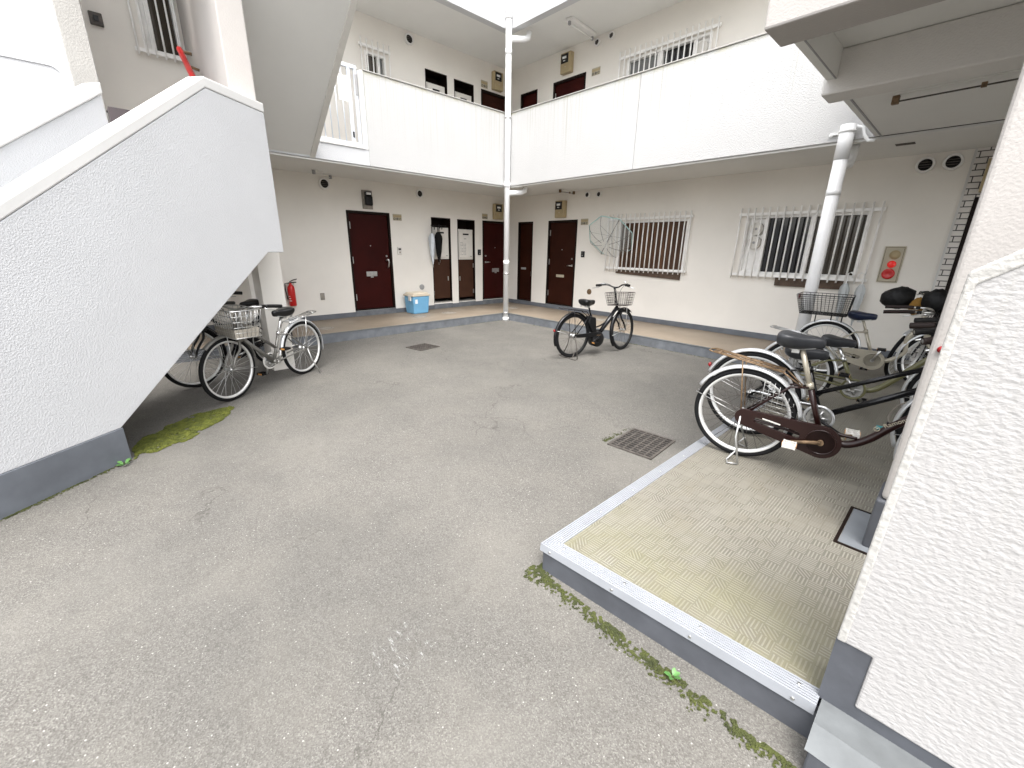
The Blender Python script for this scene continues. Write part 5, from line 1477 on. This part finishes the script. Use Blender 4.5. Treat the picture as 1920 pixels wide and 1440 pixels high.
    half = [(0.045, 0.0, 0.012), (0.06, 0.05, 0.022), (0.065, 0.11, ri * 0.8), (0.04, 0.19, ri), (0.0, 0.245, ri), (-sw * 0.5, hw - 0.01, ri - 0.005), (-0.02 - sw, hw + 0.02, ri - 0.02)]
    if o.get('flat'): half = [(0.045, 0.0, 0.012), (0.04, 0.05, 0.02), (0.01, 0.12, ri), (-0.02, 0.2, ri + 0.005), (-0.05, hw, ri), (-0.07, hw + 0.05, ri - 0.003)]
    for s_ in (1, -1):
        pth = smooth_path([stem + Vector((x, s_ * y, z)) for x, y, z in half], 5)
        b.tube(pth, 0.011, 8)
    hbar = keep(b.build('handlebar', o.get('bar_mat', 'chrome'), t))
    b = MB(); lv = MB(); br = MB()
    for s_ in (1, -1):
        pth = smooth_path([stem + Vector((x, s_ * y, z)) for x, y, z in half], 5)
        k = -8 if not o.get('flat') else -6
        b.tube(pth[k:], 0.0185, 10)
        c = pth[k - 1]; e = pth[-1]; dd = (e - c).normalized()
        br.box(c.x - 0.018, c.y - 0.018, c.z - 0.016, c.x + 0.018, c.y + 0.018, c.z + 0.016)
        out = Vector((0.03, s_ * 0.012, -0.03)) if o.get('flat') else Vector((0.012, s_ * 0.034, -0.028))
        lv.tube([c + out * 0.5, c + out + dd * 0.03, c + out * 1.3 + dd * 0.13], [0.007, 0.006, 0.005], 6)
    split_build(b, 'grip', o.get('grip_mat', 'grip'), hbar); split_build(lv, 'brake_lever', o.get('lever_mat', 'chrome'), hbar); split_build(br, 'brake_bracket', 'black', hbar)
    b = MB()
    for s_ in (1, -1):
        c = smooth_path([stem + Vector((x, s_ * y, z)) for x, y, z in half], 5)[-9]
        b.tube(smooth_path([c, c + Vector((0.09, -s_ * 0.04, 0.02)), stem + Vector((0.11, s_ * 0.04, -0.03)), htp + Vector((0.05, s_ * 0.02, -0.05)), hb + Vector((0.03, s_ * 0.03, 0.0))]), 0.0028, 5)
    keep(b.build('brake_cable', o.get('cable_mat', 'black'), t))
    if o.get('bell'):
        b = MB(); c = stem + Vector((-0.02, -0.19, ri + 0.03)); b.lathe([(0.022, 0), (0.022, 0.012), (0.012, 0.022), (0, 0.024)], c, 'z', 12); keep(b.build('bell', 'chrome', t))
        b = MB(); c = stem + Vector((-0.02, 0.19, ri + 0.012)); b.box(c.x - 0.03, c.y - 0.03, c.z, c.x + 0.03, c.y + 0.03, c.z + 0.02); keep(b.build('control_panel', 'inkgrey', t, bev=0.004))
    if o.get('front_basket'):
        q = o['front_basket']
        keep(wire_basket('front_basket', t, stem.x + 0.05, stem.x + 0.27, q.get('z0', 0.74), q.get('z1', 0.94), q.get('wt', 0.19), q.get('wb', 0.155), q['mat'], r=q.get('r', 0.0022), nx=q.get('nx', 7), nz=q.get('nz', 6), ny=q.get('ny', 9), band=q.get('band')))
        b = MB()
        for y in (-0.06, 0.06): b.tube([(wb, y, Rw), (wb + 0.01, y, q.get('z0', 0.74)), (wb - 0.04, 0, q.get('z0', 0.74) + 0.004)], 0.005, 6)
        b.tube([(wb - 0.04, 0.0, q.get('z0', 0.74) + 0.004), (stem.x + 0.07, 0, q.get('z0', 0.74) + 0.01)], 0.006, 6)
        b.tube([htp + Vector((0, 0, 0.02)), Vector((stem.x + 0.06, 0, q.get('z0', 0.74) + 0.02))], 0.008, 6)
        keep(b.build('basket_strut', 'steel', t))
    if o.get('basket_turn'):
        bt = o['basket_turn']
        for ob in parts:
            if ob.name.startswith('front_basket'):
                c_ = Vector((stem.x + 0.16, 0, 0))
                T_ = Matrix.Translation(c_ + Vector(bt[1])) @ Matrix.Rotation(bt[0], 4, 'Z') @ Matrix.Translation(-c_)
                ob.data.transform(T_)
                for ch in ob.children: ch.data.transform(T_)
    if o.get('lamp'):
        b = MB(); c = (wb - 0.02, o.get('lamp_y', 0.0), 2 * Rw + 0.06)
        b.lathe([(0.0, -0.05), (0.022, -0.04), (0.034, 0.0), (0.034, 0.02), (0.0, 0.025)], c, 'x', 14); keep(b.build('headlight', o['lamp'], t))
    for ob in parts: ob.matrix_local = rot
    bpy.data.objects.remove(F)
    # extras on the fixed frame
    if o.get('wheel_lock'):
        b = MB(); b.tube([(0.16, -0.045, Rw + 0.27), (0.20, -0.045, Rw + 0.23), (0.235, -0.045, Rw + 0.17)], 0.010, 8); b.box(0.16, -0.055, Rw + 0.22, 0.24, -0.03, Rw + 0.25); b.build('wheel_lock', o['wheel_lock'], t, bev=0.004)
    if o.get('rear_basket'):
        bk_ = wire_basket('rear_basket', t, -0.30, 0.14, 2 * Rw + 0.085, 2 * Rw + 0.30, 0.205, 0.165, 'black', r=0.0020, nx=13, nz=9, ny=9, xt0=0.06, xt1=0.02)
        b = MB(); b.box(-0.362, -0.03, 2 * Rw + 0.235, -0.352, 0.03, 2 * Rw + 0.285); b.build('basket_reflector', 'red', bk_)
        b = MB()
        for x in (-0.15, 0.0, 0.1): b.tube([(x, -0.03, 2 * Rw + 0.085), (x, -0.03, Rw + math.sqrt(max(0.01, (Rw + 0.02) ** 2 - x * x)))], 0.006, 6)
        b.build('basket_support', 'black', bk_)
    if o.get('side_wire'):
        b = MB(); x0, x1, z0, z1 = 0.10, 0.31, Rw - 0.06, Rw + 0.27
        for y in (-0.052,):
            for i in range(8):
                x = x0 + 0.03 * i
                zc = Rw + math.sqrt(max(0.0, (Rw - 0.01) ** 2 - x * x))
                b.tube([(x, y, Rw + 0.03 + 0.02 * i), (x, y, min(zc, z1))], 0.0016, 4)
            for j in range(8): 
                z = Rw + 0.05 + 0.032 * j
                xm = math.sqrt(max(0.0, (Rw - 0.01) ** 2 - (z - Rw) ** 2))
                b.tube([(x0, y, z), (min(x1, xm), y, z - 0.02)], 0.0016, 4)
        b.build('skirt_guard', 'steel', t)
    return t
GR = 'bicycles parked on the entrance platform'
maroon = bike('maroon step-through bicycle with rusty rear rack and maroon chain case', (6.152, -3.385, ZW + 0.002), R(9),
     dict(frame_mat='maroon_paint', style='step', chain='case', rack='rust', R=0.318, spoke='iron', saddle_mat='saddle_grey', seat=0.895, st_top=0.60, bar=0.99, grip_mat='grip_brown', crank=192, crank_mat='rust', pedal_mat='offwhite', side_wire=True, group=GR, case_text=True, stand='double', rf_end=153, fender_mat='fender', reflector=False, post_mat='cream_paint', fat_post=True, ff_end=215, wb=1.15, sweep=0.12, foot=0.05))
b = MB(); b.prism([(0, 0), (0.05, 0), (0.05, 0.03), (0, 0.03)], lambda x, z: (-0.365 + x * 0.9, -0.02, 0.36 + z * 1.2 + x * 0.5), lambda x, z: (-0.365 + x * 0.9, 0.02, 0.36 + z * 1.2 + x * 0.5))
# lettering on the maroon down tube
cu = bpy.data.curves.new('frame_lettering', 'FONT'); cu.body = 'Ramonan'; cu.size = 0.036; cu.extrude = 0.0006; cu.space_character = 1.0
cu.materials.append(M['beige_plate'])
tx = bpy.data.objects.new('frame_lettering', cu); col.objects.link(tx)
dg = bpy.context.evaluated_depsgraph_get()
me = bpy.data.meshes.new_from_object(tx.evaluated_get(dg)); bpy.data.objects.remove(tx)
tx = bpy.data.objects.new('frame_lettering', me); col.objects.link(tx); tx.parent = maroon
tx.location = (0.735, -0.0245, 0.42); tx.rotation_euler = (R(90), R(-37.5), 0)
b = MB(); b.tube([(0.702 + 0.013 * math.cos(a), -0.0245, 0.407 + 0.013 * math.sin(a)) for a in [2 * PI * i / 12 for i in range(12)]], 0.002, 5, closed=True)
b.tube([(0.697, -0.0245, 0.403), (0.707, -0.0245, 0.413)], 0.0025, 5); b.build('frame_emblem', 'beige_plate', maroon)

bike('black double-tube bicycle with silver mudguards directly behind the maroon one', (6.05, -2.93, ZW + 0.002), R(4),
     dict(frame_mat='black_paint', style='double', chain='ring', R=0.332, spoke='iron', seat=0.745, st_top=0.61, saddle_mat='saddle_grey', bar=0.98, grip_mat='grip', crank=-25, crank_mat='black', pedal_mat='cream_paint', group=GR, refl_ang=152, rf_end=160, wb=1.20, sweep=0.12, stand='side', post_mat='black_paint'))
bike('olive green bicycle with grey saddle between the black and champagne bicycles', (6.07, -1.80, ZW + 0.002), R(4),
     dict(frame_mat='olive_paint', style='swoop', chain='ring', guard_mat='olive_paint', R=0.305, wb=1.10, sweep=0.12, seat=0.67, st_top=0.50, saddle_mat='saddle_grey', bar=0.86, grip_mat='grip', crank=120, group=GR, reflector=False, stand='side', post_mat='chrome', rack='steel'))
bike('champagne bicycle with black wire rear basket and navy saddle', (6.01, -0.36, ZW + 0.002), R(5),
     dict(frame_mat='cream_paint', style='swoop', chain='case', R=0.315, wb=0.98, seat=0.76, st_top=0.57, saddle_mat='saddle_navy', bar=0.83, grip_mat='grip_brown', crank=70, group=GR, rear_basket=True, refl_ang=158, fender_mat='fender', post_mat='cream_paint', sweep=0.30))
b5 = bike('half hidden dark bicycle with black quilted handlebar mitts against the far wall', (7.52, 0.72, ZW + 0.002), R(-143),
     dict(frame_mat='dark_paint', style='step', R=0.31, wb=1.05, seat=0.80, bar=0.92, chain='case', group=GR, steer=R(32), fender_mat='fender', saddle_mat='saddle_black', lamp='fender'))
def mitt(parent, at, ang, mat, sx=0.15, sy=0.085, sz=0.085):
    vs_, fs = [], []; n, r_ = 16, 12; k = random.Random(int(at[0] * 1000))
    for i in range(r_):
        q = i / (r_ - 1); wd = (0.62 + 0.45 * math.sin(PI * min(1, q * 1.1))) if q < 0.95 else 0.35
        for j in range(n):
            a = 2 * PI * j / n; w_ = wd * (1 + 0.08 * k.uniform(-1, 1))
            vs_.append(((q - 0.5) * 2 * sx, sy * w_ * math.cos(a), sz * w_ * math.sin(a) - 0.02 * q))
    for i in range(r_ - 1):
        for j in range(n): fs.append((i * n + j, i * n + (j + 1) % n, (i + 1) * n + (j + 1) % n, (i + 1) * n + j))
    fs += [tuple(range(n)), tuple(range((r_ - 1) * n, r_ * n))]
    o = MB().add(vs_, fs, True).build('handlebar_mitt', mat, parent)
    o.matrix_world = Matrix.Translation(at) @ Matrix.Rotation(ang, 4, 'Z')
    return o
bpy.context.view_layer.update()
inv = b5.matrix_world.inverted()
for at, an, mt, s3 in (((6.47, 0.36, 1.06), R(185), 'mitt', (0.15, 0.10, 0.125)), ((6.84, 0.22, 1.06), R(-8), 'mitt', (0.14, 0.10, 0.125)), ((6.66, 0.26, 0.99), R(170), 'mitt_lining', (0.06, 0.055, 0.095))):
    o = mitt(b5, Vector(at), an, mt, *s3)
    o.matrix_local = inv @ (Matrix.Translation(Vector(at)) @ Matrix.Rotation(an, 4, 'Z'))
# electric bicycle alone in the yard
bike('black electric bicycle with wire front basket standing alone mid-yard', (3.20, -1.59, 0.002), R(80),
     dict(frame_mat='black_paint', style='electric', chain='none', R=0.325, wb=1.06, seat=0.83, st_top=0.60, saddle_mat='saddle_black', bar=1.02, flat=True, bar_mat='black_paint', grip_mat='grip', lever_mat='steel', post_mat='black_paint', fender_mat='black_paint', rim='black', spoke='iron', rack='black_paint', crank=200, stand_mat='iron', rf_end=200, refl_ang=163, bell=True, steer=R(12), ff_end=222, bar_w=0.24, bar_rise=0.05,
          front_basket=dict(mat='iron', z0=0.72, z1=0.91, wt=0.185, wb=0.15, r=0.0028, nx=7, nz=5, ny=9), crank_mat='black'))
# silver bicycle leaning by the stair
bike('silver grey bicycle with taupe-banded front basket beside the stair pillar', (1.563, -4.828, 0.0), R(-58.8),
     dict(frame_mat='grey_paint', style='double', chain='ring', R=0.325, wb=1.03, seat=0.83, st_top=0.58, saddle_mat='saddle_black', bar=0.93, grip_mat='black', rack='chrome', crank=-75, stand='side', steer=R(3), reflector=False, post_mat='chrome', wheel_lock='offwhite', rf_end=195, ff_end=170, guard_mat='offwhite', fork_mat='grey_paint', cable_mat='black',
          front_basket=dict(mat='steel', z0=0.66, z1=0.93, wt=0.225, wb=0.175, r=0.0028, nx=6, nz=5, ny=8, band=0.33), bar_mat='steel', rim='rim', front_fender='grey_paint', basket_turn=(R(-20), (-0.03, 0.07, 0.0))))
bike('dark bicycle with black basket in the shade under the left stair', (0.80, -4.98, 0.0), R(-59),
     dict(frame_mat='dark_paint', style='double', chain='case', R=0.335, wb=1.07, seat=0.86, saddle_mat='saddle_black', bar=1.0, fender_mat='dark_paint', steer=R(-10), bar_mat='dark_paint', reflector=False, ff_end=200,
          front_basket=dict(mat='black', z0=0.72, z1=0.96, wt=0.2, wb=0.16, r=0.003, nx=8, nz=7, ny=9)))
# cable lock hanging between the bicycles
t = thing('cable_lock', 'teal cable lock hanging under the black bicycle frame', 'bicycle lock', (6.86, -2.82, 0.42))
m = MB(); m.tube([(-0.045, 0, 0), (0.045, 0.005, 0)], 0.016, 12); m.build('lock_barrel', 'teal_lock', t)
m = MB(); m.tube([(0.046, 0.005, 0), (0.085, 0.007, 0)], 0.013, 10); m.box(0.0, -0.012, 0.014, 0.03, 0.012, 0.055); m.build('lock_head', 'black', t, bev=0.003)
m = MB(); m.tube(smooth_path([(0.015, 0, 0.05), (0.0, 0.0, 0.10), (0.04, 0.0, 0.19), (0.14, 0, 0.24), (0.28, 0, 0.21), (0.40, 0, 0.14)]), 0.005, 6); m.tube([(0.085, 0.007, 0), (0.17, 0.01, -0.005)], 0.003, 6); m.build('cable', 'rubbed_steel', t)

# ---------------------------------------------------------------- moss, weeds
def moss(name, pts_fn, n, seed):
    k = random.Random(seed); mb = MB(); vs_, fs = [], []
    for _ in range(n):
        q = pts_fn(k)
        if q is None: continue
        x, y, z = q
        s_ = k.uniform(0.004, 0.010) * (1.0 if name == 'moss_patch' else 0.62)
        for j in range(3):
            a = k.uniform(0, 2 * PI); tx_, ty_ = math.cos(a), math.sin(a)
            b0 = len(vs_); h = k.uniform(0.3, 1.0) * s_
            cx, cy = x + k.uniform(-s_, s_) * 0.6, y + k.uniform(-s_, s_) * 0.6
            vs_ += [(cx - tx_ * s_, cy - ty_ * s_, z), (cx + ty_ * s_ * 0.6, cy - tx_ * s_ * 0.6, z + h), (cx + tx_ * s_, cy + ty_ * s_, z + h * 0.2), (cx - ty_ * s_ * 0.6, cy + tx_ * s_ * 0.6, z + h * 0.7)]
            fs.append((b0, b0 + 1, b0 + 2, b0 + 3))
    return struct(mb.add(vs_, fs).build(name, 'moss' if name == 'moss_patch' else 'moss_dark'), 'stuff')
patch = [(3.08, -6.52), (2.85, -6.10), (2.62, -5.92), (2.40, -5.72), (2.30, -5.80), (2.31, -5.93), (2.42, -6.18), (2.53, -6.35), (2.70, -6.47), (2.9, -6.53)]
def inside(x, y, P):
    c = False; j = len(P) - 1
    for i in range(len(P)):
        if (P[i][1] > y) != (P[j][1] > y) and x < (P[j][0] - P[i][0]) * (y - P[i][1]) / (P[j][1] - P[i][1]) + P[i][0]: c = not c
        j = i
    return c
def f1(k):
    x, y = k.uniform(2.25, 3.1), k.uniform(-6.56, -5.7)
    nx_ = 0.10 * mnoise.noise((x * 7, y * 7, 0)); ny_ = 0.10 * mnoise.noise((x * 7, y * 7, 9))
    if not inside(x + nx_, y + ny_, patch): return None
    if mnoise.noise((x * 14, y * 14, 3)) + 0.4 * mnoise.noise((x * 40, y * 40, 5)) < -0.45: return None
    return (x, y, 0.001)
moss('moss_patch', f1, 30000, 1)
def along(A, B, spread, dens, z=0.001, sgn=1):
    A, B = Vector((*A, 0)), Vector((*B, 0)); d = (B - A); nrm = Vector((d.y, -d.x, 0)).normalized() * sgn
    def f(k):
        t_ = k.random(); w_ = abs(k.gauss(0, spread))
        p = A + d * t_ + nrm * w_
        if mnoise.noise((p.x * 3.5, p.y * 3.5, 1)) + 0.7 * mnoise.noise((p.x * 13, p.y * 13, 2)) + 1.3 * mnoise.noise((p.x * 55, p.y * 55, 4)) < dens: return None
        return (p.x, p.y, z)
    return f
moss('moss_fringe', along((5.84, -5.13), (7.6, -5.17), 0.024, 0.0, sgn=1), 11000, 2)
moss('moss_fringe', along((5.86, -5.0), (5.86, -5.22), 0.04, -0.1, sgn=-1), 700, 3)
moss('moss_fringe', along((3.07, -6.57), (3.9, -7.63), 0.014, 0.0, sgn=-1), 2600, 4)
moss('moss_fringe', along((0.012, -2.8), (0.012, -0.05), 0.015, 0.12, sgn=-1), 1500, 5)
moss('moss_fringe', along((0.9, -0.012), (5.8, -0.012), 0.022, 0.18, sgn=1), 3500, 6)
moss('moss_fringe', along((5.24, -3.64), (5.24, -3.2), 0.02, 0.05, sgn=-1), 500, 9)
def weed(label, x, y, n, s_, seed):
    k = random.Random(seed); vs_, fs = [], []
    for i in range(n):
        a = 2 * PI * i / n + k.uniform(-0.4, 0.4); L = s_ * k.uniform(0.7, 1.1); up = k.uniform(0.25, 0.7)
        d = Vector((math.cos(a), math.sin(a), 0)); q = Vector((-d.y, d.x, 0)); b0 = len(vs_)
        rows_ = [(0.15, 0.02, 0.1), (0.4, 0.22, 0.55), (0.7, 0.26, 0.9), (1.0, 0.0, 0.95)]
        for r_, wv, h in rows_:
            c = d * L * r_ + Vector((0, 0, L * up * h))
            vs_ += [c - q * L * wv, c + Vector((0, 0, -L * 0.04)), c + q * L * wv]
        for r_ in range(3):
            for c in range(2): fs.append((b0 + r_ * 3 + c, b0 + r_ * 3 + c + 1, b0 + (r_ + 1) * 3 + c + 1, b0 + (r_ + 1) * 3 + c))
    o = MB().add(vs_, fs, True).build('weed', 'leaf'); o.location = (x, y, 0.004)
    tag(o, label, 'weed')
weed('small bright green weed sprouting at the foot of the platform step', 6.605, -5.165, 6, 0.034, 11)
weed('tiny weed at the foot of the blue-grey stair plinth', 3.16, -6.60, 5, 0.055, 12)
